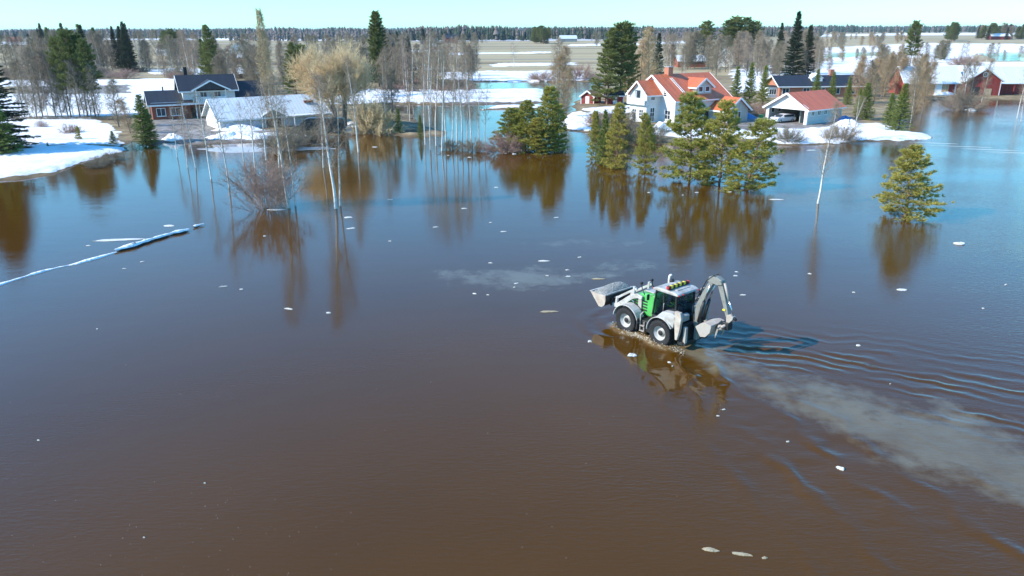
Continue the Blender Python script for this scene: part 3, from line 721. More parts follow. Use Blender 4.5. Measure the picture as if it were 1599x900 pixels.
    for s in (1, -1):
        MB().box(-1.5, -1.28, .82 * s - .09, .82 * s + .09, .55, 1.45).build('stabiliser_leg', M['mach_dirty'], R, bevel=.02)
        MB().box(-1.56, -1.22, .82 * s - .15, .82 * s + .15, .44, .56).build('stabiliser_pad', B, R, bevel=.02)
    MB().prism([(-1.02, 1.52), (-1.02, 1.86), (-.86, 1.92), (-.7, 1.86), (-.7, 1.52)], 'y', .02, .62).build('tool_box', W, R, bevel=.05)
    MB().box(-1.1, -.72, -.75, -.1, 1.5, 1.8).build('valve_block', B, R, bevel=.03)
    MB().box(-1.64, -1.42, -.14, .14, .6, 1.62).build('swing_post', M['boom_grey'], R, bevel=.04)
    bm = box_beam(MB(), [(-1.50, 1.35), (-1.46, 1.9), (-1.56, 2.5), (-1.82, 3.15), (-2.1, 3.75), (-2.32, 4.12)], [.28, .30, .31, .28, .26, .24], -.11, .11).build('boom', M['boom_grey'], R, bevel=.03)
    MB().prism([(-2.02, 4.0), (-2.1, 4.27), (-2.55, 4.35), (-2.86, 4.22), (-2.9, 4.0), (-2.62, 3.92), (-2.3, 3.95)], 'y', -.17, .17).build('boom_head', M['boom_grey'], bm, bevel=.03)
    for y in (.22, -.22):
        MB().tube([(-1.72, y, 1.7), (-1.98, y, 2.9)], .085, 8).build('boom_cylinder', B, R, smooth=True)
        MB().tube([(-1.96, y, 2.8), (-2.25, y, 3.9)], .034, 8).build('piston_rod', M['steel'], R, smooth=True)
        MB().tube([(-1.36, y * .8, 1.7), (-1.3, y * .8, 2.5), (-1.62, y * .8, 3.25), (-2.0, y * .8, 4.05), (-2.4, y * .7, 4.4), (-2.85, y * .7, 4.15)], .028, 6).build('hose', B, R, smooth=True)
    for k, (x, z) in enumerate(((-1.3, 2.35), (-1.42, 2.85), (-1.68, 3.45))):
        MB().box(x - .05, x + .05, -.13, .13, z - .06, z + .06).build('hose_clamp', M['mach_dirty'], bm, bevel=.01)
    dp = box_beam(MB(), [(-2.66, 4.16), (-2.86, 3.7), (-3.12, 3.0), (-3.38, 2.32)], [.26, .28, .23, .18], -.1, .1).build('dipper_arm', M['boom_grey'], R, bevel=.025)
    MB().tube([(-2.95, 0, 4.1), (-3.3, 0, 3.25)], .065, 8).build('dipper_cylinder', M['mach_dirty'], R, smooth=True)
    MB().tube([(-3.26, 0, 3.34), (-3.62, 0, 2.5)], .036, 8).build('piston_rod', M['steel'], R, smooth=True)
    MB().box(-3.2, -3.05, -.14, .14, 2.7, 2.78).build('dipper_plate', M['hazard_yellow'], dp)
    MB().prism([(-3.3, 2.5), (-3.5, 2.6), (-3.7, 2.5), (-3.68, 2.36), (-3.5, 2.14), (-3.32, 2.12)], 'y', -.13, .13).build('bucket_linkage', M['mach_dirty'], R, bevel=.02)
    MB().tube([(-3.62, 0, 2.45), (-3.82, 0, 2.36)], .07, 8).build('link_pin', B, R, smooth=True)
    # tilting coupler between the dipper and the folded-in bucket
    tilt = MB().box(-3.52, -3.1, -.2, .2, 1.72, 2.14).build('tilt_coupler', B, R, bevel=.04)
    MB().tube([(-3.3, -.42, 1.95), (-3.3, .42, 1.95)], .075, 10).build('tilt_cylinder', M['rust_tan'], tilt, smooth=True)
    MB().tube([(-3.1, 0, 1.75), (-2.8, 0, 1.62)], .16, 12).build('rotator', M['mach_dirty'], tilt, smooth=True)
    MB().tube([(-3.15, .22, 2.2), (-3.0, .32, 2.0), (-2.85, .28, 1.75)], .03, 6).tube([(-3.2, -.2, 2.25), (-2.98, -.34, 2.02), (-2.8, -.24, 1.7)], .03, 6).build('hose', B, tilt, smooth=True)
    for y in (.3, -.3):
        MB().tube([(-3.0, y, 1.7), (-2.92, y, 1.35), (-2.86, y * .9, 1.18)], [.05, .045, .02], 6).build('grab_claw', M['mach_dirty'], tilt)
    rb = thick_path(MB(), [(-2.78, 1.86), (-2.5, 1.9), (-2.2, 1.84), (-1.86, 1.55)], .05, -.6, .6)
    thick_path(rb, [(-2.78, 1.84), (-2.72, 1.5), (-2.48, 1.2), (-2.2, 1.12)], .05, -.6, .6)
    rb = rb.build('rear_bucket', M['rust_tan'], R, bevel=.01)
    for y0 in (.575, -.605):
        MB().prism([(-2.78, 1.86), (-2.5, 1.92), (-2.2, 1.86), (-1.84, 1.55), (-2.18, 1.1), (-2.48, 1.17), (-2.74, 1.48)], 'y', y0, y0 + .03).build('bucket_side', M['mach_dirty'], rb, bevel=.008)
    # load of gravel in the front bucket
    n = 26; V, Fq = [], []
    rng = np.random.default_rng(4)
    for i in range(n + 1):
        for j in range(n + 1):
            u, v = i / n, j / n
            x = 4.09 + u * 1.06; y = -1.14 + v * 2.28
            edge = (4 * u * (1 - u)) ** .6 * (4 * v * (1 - v)) ** .45
            zz = 1.70 + .40 * edge * (1.15 - .55 * v) + float(rng.uniform(-.022, .022)) * (edge > .1)
            V.append((x, y, zz)); 
    for i in range(n):
        for j in range(n):
            a = i * (n + 1) + j; Fq.append((a, a + 1, a + n + 2, a + n + 1))
    k = len(V)
    V += [(4.12, -1.14, 1.5), (4.12, 1.14, 1.5), (4.9, 1.14, 1.5), (4.9, -1.14, 1.5)]
    Fq += [(k, k+1, k+2, k+3), (0, n, k+1, k), (n * (n + 1), k + 3, k + 2, n * (n + 1) + n), (0, k, k + 3, n * (n + 1)), (n, n * (n + 1) + n, k + 2, k + 1)]
    me = bpy.data.meshes.new('gravel_load'); me.from_pydata(V, [], Fq); me.update()
    g = link('gravel_load', me, M['gravel']); g.location = tuple(MACH); g.rotation_euler = (0, 0, HEADING)
    tag(g, 'heap of grey gravel filling the raised front bucket', 'gravel')
    # the driver: one skinned body on the seat
    J = {'pelvis': (-.12, 0, 1.80, .15), 'waist': (-.14, 0, 1.98, .14), 'chest': (-.12, 0, 2.2, .165), 'neck': (-.10, 0, 2.38, .06), 'chin': (-.07, 0, 2.47, .075), 'head': (-.075, 0, 2.58, .105), 'crown': (-.08, 0, 2.68, .06)}
    E_ = [('pelvis', 'waist'), ('waist', 'chest'), ('chest', 'neck'), ('neck', 'chin'), ('chin', 'head'), ('head', 'crown')]
    for s, t in ((1, 'l'), (-1, 'r')):
        J.update({t+'sh': (-.1, .2*s, 2.28, .07), t+'el': (.08, .27*s, 2.03, .052), t+'wr': (.36, .2*s, 2.02, .038), t+'ha': (.46, .17*s, 2.05, .042),
                  t+'hip': (-.06, .1*s, 1.79, .1), t+'kn': (.38, .15*s, 1.82, .075), t+'an': (.5, .15*s, 1.58, .05), t+'to': (.62, .16*s, 1.54, .045)})
        E_ += [('chest', t+'sh'), (t+'sh', t+'el'), (t+'el', t+'wr'), (t+'wr', t+'ha'), ('pelvis', t+'hip'), (t+'hip', t+'kn'), (t+'kn', t+'an'), (t+'an', t+'to')]
    names = list(J); me = bpy.data.meshes.new('person'); me.from_pydata([J[k][:3] for k in names], [(names.index(a), names.index(b)) for a, b in E_], [])
    p = link('person', me); p.location = tuple(MACH); p.rotation_euler = (0, 0, HEADING)
    sk = p.modifiers.new('skin', 'SKIN')
    for i, k in enumerate(names):
        sv = me.skin_vertices[0].data[i]; sv.radius = (J[k][3], J[k][3]); sv.use_root = (k == 'pelvis')
    ss = p.modifiers.new('sub', 'SUBSURF'); ss.levels = 1; ss.render_levels = 1
    mt, nt, b = _nt('driver_clothes'); N, L = nt.nodes, nt.links
    tc = N.new('ShaderNodeTexCoord'); sp = N.new('ShaderNodeSeparateXYZ'); L.new(tc.outputs['Object'], sp.inputs[0])
    cr = N.new('ShaderNodeValToRGB'); cr.color_ramp.interpolation = 'CONSTANT'
    mr = N.new('ShaderNodeMapRange'); mr.inputs[1].default_value = 1.5; mr.inputs[2].default_value = 2.8; L.new(sp.outputs[2], mr.inputs[0]); L.new(mr.outputs[0], cr.inputs[0])
    cr.color_ramp.elements[0].color = (.04, .05, .07, 1); cr.color_ramp.elements[1].position = .32; cr.color_ramp.elements[1].color = (.32, .62, .04, 1)
    for pos, c in ((.70, (.50, .30, .22)), (.845, (.06, .05, .04))):
        e = cr.color_ramp.elements.new(pos); e.color = (*c, 1)
    L.new(cr.outputs[0], b.inputs['Base Color']); b.inputs['Roughness'].default_value = .75
    me.materials.append(mt)
    tag(p, 'driver in a yellow green safety jacket seated inside the machine cab', 'person')
build_machine()

# ------------------------------------------------------------------ buildings
def at(px, py, z=.35):
    p = G(px, py, z); return (float(p[0]), float(p[1]), 0.0)

def gable_block(R, x0, x1, y0, y1, zb, ze, zr, ridge, wall, roof, over=.5, th=.16, trim=None, hip=0.0, both=True):
    """walls with gables and two roof panels; ridge 'x' or 'y' is the ridge's direction"""
    if ridge == 'x':
        ym = (y0 + y1) / 2
        MB().prism([(y0, zb), (y1, zb), (y1, ze), (ym, zr - .12), (y0, ze)], 'x', x0, x1).build('wall', wall, R)
        sl = (zr - ze) / (ym - y0)
        for s in (-1, 1):
            yo = ym + s * (ym - y0 + over); zo = ze - sl * over
            xa, xb = x0 - over, x1 + over
            vs = [(xa, ym, zr), (xb, ym, zr), (xb, yo, zo), (xa, yo, zo)]
            vs += [(a, b, c - th) for a, b, c in vs]
            MB().add(vs, [(0, 1, 2, 3), (7, 6, 5, 4), (0, 4, 5, 1), (1, 5, 6, 2), (2, 6, 7, 3), (3, 7, 4, 0)]).build('roof_panel', roof, R)
            if trim:
                for xe in (xa - .02, xb + .02):
                    MB().beam((xe, ym, zr - .12), (xe, yo + s * .03, zo - .12), .05, .30).build('barge_board', trim, R)
                MB().beam((xa, yo + s * .03, zo - .10), (xb, yo + s * .03, zo - .10), .05, .24).build('fascia_board', trim, R)
    else:
        xm = (x0 + x1) / 2
        MB().prism([(x0, zb), (x1, zb), (x1, ze), (xm, zr - .12), (x0, ze)], 'y', y0, y1).build('wall', wall, R)
        sl = (zr - ze) / (xm - x0)
        for s in (-1, 1):
            xo = xm + s * (xm - x0 + over); zo = ze - sl * over
            ya, yb = y0 - over, y1 + over
            vs = [(xm, ya, zr), (xm, yb, zr), (xo, yb, zo), (xo, ya, zo)]
            vs += [(a, b, c - th) for a, b, c in vs]
            MB().add(vs, [(0, 1, 2, 3), (7, 6, 5, 4), (0, 4, 5, 1), (1, 5, 6, 2), (2, 6, 7, 3), (3, 7, 4, 0)]).build('roof_panel', roof, R)
            if trim:
                for ye in (ya - .02, yb + .02):
                    MB().beam((xm, ye, zr - .12), (xo + s * .03, ye, zo - .12), .05, .30).build('barge_board', trim, R)
                MB().beam((xo + s * .03, ya, zo - .10), (xo + s * .03, yb, zo - .10), .05, .24).build('fascia_board', trim, R)

def window(R, face, a, z, w, h, at_, bars=1, cross=0, frame=None, sill=True, pane=None):
    """window on a wall plane: face '-y','+y','-x','+x' at coordinate at_; a is the centre along the wall, z the centre height"""
    frame = frame or M['white_trim']; sgn = -1 if face[0] == '-' else 1; t = .09
    def bx(mb, a0, a1, z0, z1, d0, d1):
        lo, hi = sorted((at_ + sgn * d0, at_ + sgn * d1))
        return mb.box(a0, a1, lo, hi, z0, z1) if face[1] == 'y' else mb.box(lo, hi, a0, a1, z0, z1)
    f = MB()
    bx(f, a-w/2-t, a-w/2, z-h/2-t, z+h/2+t, -.02, .06); bx(f, a+w/2, a+w/2+t, z-h/2-t, z+h/2+t, -.02, .06)
    bx(f, a-w/2, a+w/2, z+h/2, z+h/2+t, -.02, .06); bx(f, a-w/2, a+w/2, z-h/2-t, z-h/2, -.02, .06)
    W_ = f.build('window', frame, R)
    bx(MB(), a-w/2, a+w/2, z-h/2, z+h/2, -.02, .012).build('pane', pane or M['window_glass'], W_)
    for k in range(bars):
        c = a - w/2 + w * (k + 1) / (bars + 1); bx(MB(), c-.035, c+.035, z-h/2, z+h/2, .012, .05).build('mullion', frame, W_)
    for k in range(cross):
        c = z - h/2 + h * (k + 1) / (cross + 1); bx(MB(), a-w/2, a+w/2, c-.03, c+.03, .012, .045).build('crossbar', frame, W_)
    if sill: bx(MB(), a-w/2-.14, a+w/2+.14, z-h/2-t-.05, z-h/2-t, -.02, .12).build('sill', frame, W_)
    return W_

def slab(R, name, mat, x0, x1, y0, y1, z0, z1, bevel=0):
    return MB().box(x0, x1, y0, y1, z0, z1).build(name, mat, R, bevel=bevel)

# --- white house with the red roof (local x runs along the main ridge, away to the right)
def red_house():
    R = thing('house', 'white two storey house with red tiled roof behind the flooded pines', 'house', at(1030, 190, .4), math.radians(33))
    WW, RR, TR = M['white_wall'], M['red_roof_x'], M['white_trim']
    y0, y1, ym, ze, zr = -3.6, 7.6, 2.0, 4.55, 8.35
    gable_block(R, 0, 13.2, y0, y1, -.3, ze, zr, 'x', WW, RR, over=.6, trim=TR)
    # side wing with the balcony gable
    gable_block(R, -3.3, 1.0, .05, 4.4, -.3, 5.5, 7.45, 'x', WW, RR, over=.55, trim=TR)
    slab(R, 'balcony_opening', M['teal_shade_wall'], -3.37, -3.3, .75, 3.7, 4.5, 5.95)
    slab(R, 'balcony_door', M['window_glass'], -3.42, -3.37, 1.7, 3.0, 4.5, 5.8)
    slab(R, 'balcony_parapet', TR, -3.95, -3.85, -.05, 4.5, 3.45, 4.55); slab(R, 'balcony_floor', TR, -3.85, -3.3, -.05, 4.5, 3.35, 3.5)
    for y in (0, 2.2, 4.4): slab(R, 'balcony_post', TR, -3.95, -3.82, y - .07, y + .07, 4.55, 5.7)
    slab(R, 'balcony_beam', TR, -3.9, -3.3, -.05, .05, 4.0, 4.1)
    for a in (1.3, 3.1): window(R, '-x', a, 1.75, .95, 1.5, -3.3, 1, 2)
    window(R, '-y', -1.9, 1.7, .9, 2.3, .05, 1, 2); window(R, '-y', -1.9, 4.7, .8, 1.0, .05, 1, 0)
    window(R, '-x', -1.9, 1.7, 1.2, 1.4, 0, 1, 1); window(R, '-x', -1.0, 5.3, .7, .9, 0, 0, 2)
    window(R, '-x', 2.6, 7.0, .5, .5, 0, 0, 0)
    for a in (2.2, 5.2, 10.6): window(R, '-y', a, 1.9, 1.3, 1.2, y0, 1, 0)
    slab(R, 'entrance_door', M['dark_wood'], 7.3, 8.3, y0 - .06, y0, .2, 2.3)
    # dormer on the camera-side slope
    gable_block(R, 5.6, 9.4, -2.9, 2.4, 4.9, 6.45, 7.75, 'y', M['grey_wall'], M['red_roof'], over=.4, trim=TR)
    for a in (6.65, 8.35): window(R, '-y', a, 5.85, .95, .8, -2.9, 0, 0)
    # low porch wing
    gable_block(R, 8.3, 13.6, -8.0, -3.0, -.3, 2.7, 4.6, 'y', M['grey_wall'], M['red_roof'], over=.5, trim=TR)
    window(R, '-y', 11.0, 1.5, 1.4, 1.2, -8.0, 1, 0)
    ch = MB().box(3.0, 4.1, 1.6, 2.7, 7.6, 9.5).build('chimney', M['orange_brick'], R, bevel=.02)
    MB().box(2.93, 4.17, 1.53, 2.77, 9.5, 9.65).build('chimney_cap', M['concrete'], ch)
    ld = MB()
    for y in (2.7, 3.15):
        ld.beam((y, -2.6, 5.45), (y, .9, 7.75), .07, .07)
    for k in range(8):
        t = (k + .5) / 8; ld.beam((2.7, -2.6 + 3.5 * t, 5.45 + 2.3 * t), (3.15, -2.6 + 3.5 * t, 5.45 + 2.3 * t), .05, .05)
    ld.build('roof_ladder', TR, R)
    MB().box(-.25, 13.4, y0 - .12, y0 - .01, -.3, .35).build('plinth', M['concrete'], R)
red_house()

def playhouse():
    R = thing('playhouse', 'tiny white gabled playhouse in front of the red roofed house', 'playhouse', at(1032, 207, .3), math.radians(12))
    gable_block(R, -.75, .75, -.7, .7, -.2, 1.25, 1.95, 'y', M['white_wall'], M['white_plain'], over=.18, th=.08, trim=M['white_trim'])
    slab(R, 'door', M['teal_shade_wall'], -.28, .28, -.74, -.7, .0, 1.1)
playhouse()

def carport():
    R = thing('carport', 'white open fronted carport with orange red roof and a car inside', 'carport', at(1259, 195, .4), math.radians(36))
    W_, L_ = 8.1, 10.4; ym = W_ / 2; TR = M['white_trim']; WW = M['white_wall']
    # side, back and middle walls, front beam with gable
    slab(R, 'side_wall', M['teal_shade_wall'], .15, L_, 0, .15, -.3, 3.05); slab(R, 'side_wall', M['teal_shade_wall'], .15, L_, W_ - .15, W_, -.3, 3.05)  # white walls coloured as they look in shade
    slab(R, 'back_wall', M['teal_shade_wall'], L_ - .15, L_, .15, W_ - .15, -.3, 3.05); slab(R, 'partition', M['teal_shade_wall'], 1.6, L_ - .15, 2.4, 2.5, -.3, 2.9)
    MB().prism([(-.1, 2.75), (W_ + .1, 2.75), (W_ + .1, 3.1), (ym, 5.35), (-.1, 3.1)], 'x', 0, .14).build('gable_wall', WW, R)
    MB().prism([(0, 3.06), (W_, 3.06), (ym, 5.3)], 'x', L_ - .14, L_ - .01).build('gable_wall', WW, R)
    for y in (.2, W_ - .2): slab(R, 'post', TR, -.16, .14, y - .28, y + .28, -.3, 2.75)
    slab(R, 'front_beam', TR, -.05, -.01, -.1, W_ + .1, 2.72, 2.95)
    sl = (5.5 - 3.1) / ym
    for s in (-1, 1):
        yo = ym + s * (ym + .55); zo = 3.1 - sl * .55
        vs = [(-.6, ym, 5.5), (L_ + .4, ym, 5.5), (L_ + .4, yo, zo), (-.6, yo, zo)]; vs += [(a, b, c - .15) for a, b, c in vs]
        MB().add(vs, [(0, 1, 2, 3), (7, 6, 5, 4), (0, 4, 5, 1), (1, 5, 6, 2), (2, 6, 7, 3), (3, 7, 4, 0)]).build('roof_panel', M['red_roof_x'], R)
        MB().beam((-.63, ym, 5.38), (-.63, yo, zo - .12), .06, .32).build('barge_board', TR, R)
        MB().beam((-.6, yo + s * .03, zo - .1), (L_ + .4, yo + s * .03, zo - .1), .05, .2).build('fascia_board', TR, R)
    for a in (1.5, 3.4, 5.3): window(R, '-y', a, 2.2, .8, .75, 0, 1, 0)
    for a in (1.5, 3.4): window(R, '-y', a, 2.2, .8, .75, W_ - .15, 0, 0)
    return R
carport()

def car_mesh(L, Wd, prof, name, mat, R, bev=.08):
    return MB().prism(prof, 'y', -Wd / 2, Wd / 2).build(name, mat, R, bevel=bev)
def wheels(R, xs, Wd, r=.33, rim=None):
    for x in xs:
        for s in (1, -1):
            w = MB().lathe_y([(r * .55, -.1), (r * .95, -.11), (r, -.06), (r, .06), (r * .95, .11), (r * .55, .1)], (x, s * (Wd / 2 - .1), r), 20, cap=False).build('wheel', M['tyre'], R, smooth=True)
            MB().lathe_y([(r * .56, -.09), (r * .56, .09), (r * .3, .05), (.001, .06)], (x, s * (Wd / 2 - .1), r), 14).build('rim', rim or M['steel'], w, smooth=True)

def white_car():
    R = thing('parked_car', 'white estate car parked nose out inside the carport', 'car', at(1222, 190.5, .4), math.radians(36 + 180 - 8))
    R.location.z = .32
    # local x forward
    body = car_mesh(4.6, 1.8, [(-2.25, .3), (-2.3, .75), (-2.2, .95), (2.0, .98), (2.3, .8), (2.33, .45), (2.2, .28)], 'body', M['car_white'], R)
    MB().prism([(-2.12, .95), (-1.95, 1.42), (-.2, 1.48), (.55, 1.38), (1.25, .97)], 'y', -.74, .74).build('cabin', M['car_white'], R, bevel=.06)
    for s in (1, -1):
        MB().add([(-1.9, s * .75, 1.02), (1.0, s * .75, 1.02), (.5, s * .75, 1.34), (-1.8, s * .75, 1.38)], [(0, 1, 2, 3)]).build('side_window', M['window_glass'], R)
        MB().box(2.2, 2.34, s * .62 - .2, s * .62 + .2, .62, .78).build('headlight', M['steel'], R, bevel=.02)
        MB().box(.8, .98, s * .98 - .1, s * .98 + .1, 1.0, 1.14).build('mirror', M['car_white'], R, bevel=.02)
    MB().add([(1.28, .66, 1.0), (1.28, -.66, 1.0), (.6, -.6, 1.4), (.6, .6, 1.4)], [(0, 1, 2, 3)]).build('windscreen', M['window_glass'], R)
    MB().box(2.3, 2.36, -.45, .45, .45, .62).build('grille', M['mach_black'], R)
    wheels(R, (1.45, -1.4), 1.8)
white_car()

# --- dark-roofed house on the left
def dark_house():
    R = thing('house', 'brick and white house with navy roof and a gabled balcony', 'house', at(245, 187, .4), math.radians(28))
    TR, NV = M['white_trim'], M['navy_roof']
    # low wing
    gable_block(R, -.6, 6.0, -.2, 7.4, -.3, 3.4, 5.35, 'x', M['brick'], NV, over=.7, trim=TR)
    slab(R, 'wall_band', M['white_plain'], -.65, 5.0, -.26, -.2, 2.75, 3.42)
    window(R, '-y', .9, 1.7, 1.4, 1.3, -.2, 1, 0); window(R, '-y', 3.4, 1.7, 1.7, 1.3, -.2, 1, 0)
    # main block
    slab(R, 'wall', M['brick'], 5.02, 14.4, .3, 7.0, -.3, 3.1)
    gable_block(R, 5.05, 14.35, .35, 7.3, 3.1, 5.7, 8.0, 'x', M['white_wall'], NV, over=.7, trim=TR)
    slab(R, 'entrance_roof', M['dark_wood'], 4.4, 9.2, -1.9, .3, 3.05, 3.25); slab(R, 'canopy_edge', TR, 4.4, 9.2, -1.95, -1.9, 2.95, 3.28)
    for x in (4.5, 6.9, 9.1): slab(R, 'canopy_post', TR, x - .09, x + .09, -1.85, -1.67, -.3, 3.05)
    # balcony bay with its own gable
    slab(R, 'balcony_floor', TR, 7.2, 12.6, -1.3, .35, 3.1, 3.3); slab(R, 'balcony_rail', M['white_wall'], 7.2, 12.6, -1.36, -1.3, 3.3, 4.25)
    for x in (7.25, 12.5):
        slab(R, 'balcony_post', TR, x - .08, x + .08, -1.34, -1.18, 4.25, 5.5); slab(R, 'balcony_rail', M['white_wall'], x - .04, x + .04, -1.2, .35, 3.3, 4.25)
    gz = [(6.6, 5.45), (13.3, 5.45), (9.95, 7.15)]
    MB().prism([(7.0, 5.5), (12.9, 5.5), (9.95, 7.0)], 'y', -1.3, -1.2).build('balcony_gable', M['navy_roof'], R)
    for s in (-1, 1):
        vs = [(9.95, -1.6, 7.2), (9.95, 3.0, 7.2), (9.95 + s * 3.5, 3.0, 5.42), (9.95 + s * 3.5, -1.6, 5.42)]; vs += [(a, b, c - .14) for a, b, c in vs]
        MB().add(vs, [(0, 1, 2, 3), (7, 6, 5, 4), (0, 4, 5, 1), (1, 5, 6, 2), (2, 6, 7, 3), (3, 7, 4, 0)]).build('roof_panel', M['navy_roof_y'], R)
        MB().beam((9.95, -1.63, 7.1), (9.95 + s * 3.5, -1.63, 5.32), .05, .26).build('barge_board', TR, R)
    window(R, '-y', 8.7, 4.35, 1.1, 1.5, .35, 1, 0); window(R, '-y', 11.2, 4.35, 1.1, 1.5, .35, 1, 0)
    window(R, '-y', 8.2, 1.7, 1.0, 1.2, .3, 1, 0); slab(R, 'door', M['dark_wood'], 6.2, 7.1, .22, .3, .1, 2.2); window(R, '-y', 10.4, 1.6, 1.6, 1.3, .3, 1, 0)
    # right wing
    gable_block(R, 14.5, 19.5, 1.2, 7.6, -.3, 4.1, 6.6, 'x', M['brick'], NV, over=.5, trim=TR)
    MB().box(4.95 + 1.2, 5.55 + 1.2, 4.6, 5.2, 7.2, 9.4).build('chimney', M['dark_gap'], R, bevel=.02)
    MB().tube([(2.0, 3.9, 5.0), (2.0, 3.9, 6.0)], .12, 8).build('vent_pipe', M['dark_gap'], R)
dark_house()

def white_garage():
    R = thing('garage', 'long white garage with pale metal roof beside the dark roofed house', 'garage', at(345, 204, .4), math.radians(34))
    TR = M['white_trim']
    gable_block(R, 0, 18.4, 0, 9.6, -.3, 2.35, 5.15, 'x', M['white_wall'], M['metal_roof'], over=.55, trim=TR)
    slab(R, 'shaded_wall_panel', M['blue_shade_panel'], .4, 6.6, -.05, 0, -.2, 1.5); slab(R, 'shaded_wall_panel', M['blue_shade_panel'], 10.4, 17.9, -.05, 0, -.2, 2.2)  # bluish sheets paint the shade onto the white front wall
    slab(R, 'window_band', M['teal_shade_wall'], 2.3, 5.6, -.08, -.05, 1.55, 2.1)
    # gabled doorway in the long side
    slab(R, 'garage_door', M['dark_gap'], 7.4, 10.0, -.42, -.38, -.2, 2.2)
    gable_block(R, 7.1, 10.3, -.36, 4.0, -.3, 2.5, 3.35, 'y', M['grey_wall'], M['metal_roof_y'], over=.35, th=.1, trim=None)
    slab(R, 'door_frame', TR, 7.2, 7.4, -.46, -.36, -.2, 2.3); slab(R, 'door_frame', TR, 10.0, 10.2, -.46, -.36, -.2, 2.3)
    slab(R, 'lean_to_roof', M['metal_roof'], 11.4, 19.2, -2.9, -.6, 2.2, 2.32)
    for x in (11.6, 15.3, 19.0): slab(R, 'roof_post', TR, x - .07, x + .07, -2.8, -2.66, -.4, 2.2)
    MB().box(15.2, 16.9, 2.2, 2.6, 3.9, 4.25).build('roof_ladder', M['brick'], R)
    slab(R, 'lamp', M['dark_gap'], -.14, 0, 1.1, 1.4, 1.5, 1.9)
M['blue_shade_panel'] = paint('blue_shade_panel', (.50, .57, .66), .6, var=.1, vscale=1.5)  # white wall with its blue shade put into the colour
white_garage()

def dark_van():
    R = thing('parked_van', 'dark van parked at the water edge beside the white garage', 'van', at(500, 206.5, .3), math.radians(180 + 4))
    R.location.z = .22
    body = MB().prism([(-4.0, .35), (-4.05, 2.1), (-3.8, 2.35), (1.5, 2.4), (2.1, 2.25), (3.15, 1.35), (4.05, 1.12), (4.2, .85), (4.2, .4)], 'y', -.98, .98).build('body', M['van_dark'], R, bevel=.1)
    MB().add([(2.2, -.82, 2.18), (2.2, .82, 2.18), (3.16, .86, 1.40), (3.16, -.86, 1.40)], [(0, 1, 2, 3)]).build('windscreen', M['steel_blue'], R)
    R.children[-1].location = (.03, 0, .03)
    for s in (1, -1):
        for (a, b, c) in ((.95, 2.0, 2.72), (-.9, .8, .8), (-2.8, -1.05, -1.05)):
            MB().add([(a, s * .99, 1.45), (c if a > 0 else b, s * .99, 1.45), (b, s * .97, 2.08), (a, s * .97, 2.08)], [(0, 1, 2, 3)]).build('side_window', M['window_glass'], R)
        MB().box(4.05, 4.22, s * .75 - .16, s * .75 + .16, .75, 1.0).build('headlight', M['steel'], R, bevel=.02)
        MB().box(2.55, 2.75, s * 1.12 - .12, s * 1.12 + .12, 1.35, 1.65).build('mirror', M['van_dark'], R, bevel=.03)
    MB().box(4.16, 4.26, -.9, .9, .38, .62).build('bumper', M['mach_black'], R, bevel=.03)
    wheels(R, (2.9, -2.6), 1.98, .38)
M['steel_blue'] = paint('steel_blue', (.30, .42, .50), .15, var=.1, spec=.7)
dark_van()

# --- brick bungalow behind the carport
def bungalow():
    R = thing('bungalow', 'low orange brick bungalow with navy roof behind the carport', 'bungalow', at(1216, 153, .4), math.radians(3))
    gable_block(R, 0, 20.5, 0, 8.5, -.3, 3.3, 5.3, 'x', M['orange_brick'], M['navy_roof'], over=.6, trim=M['white_trim'])
    for a in (1.5, 6.5, 10.2, 13.8, 17.6): window(R, '-y', a, 1.9, 1.5, 1.3, 0, 1, 0)
    slab(R, 'plinth', M['concrete'], -.05, 20.55, -.06, 0, -.3, .5)
    ch = MB().box(13.6, 14.6, 3.9, 4.7, 4.9, 6.6).build('chimney', M['orange_brick'], R, bevel=.02)
    gable_block(R, 8.2, 10.8, 1.5, 4.4, 3.6, 4.9, 5.8, 'y', M['white_wall'], M['white_plain'], over=.2, th=.1)
    slab(R, 'porch', M['white_wall'], -2.4, 0, 1.0, 4.0, -.3, 2.9); slab(R, 'porch_roof', M['navy_roof'], -2.6, -.01, .8, 4.2, 2.9, 3.05)
    window(R, '-y', -1.2, 1.7, 1.6, 1.2, 1.0, 2, 0)
bungalow()

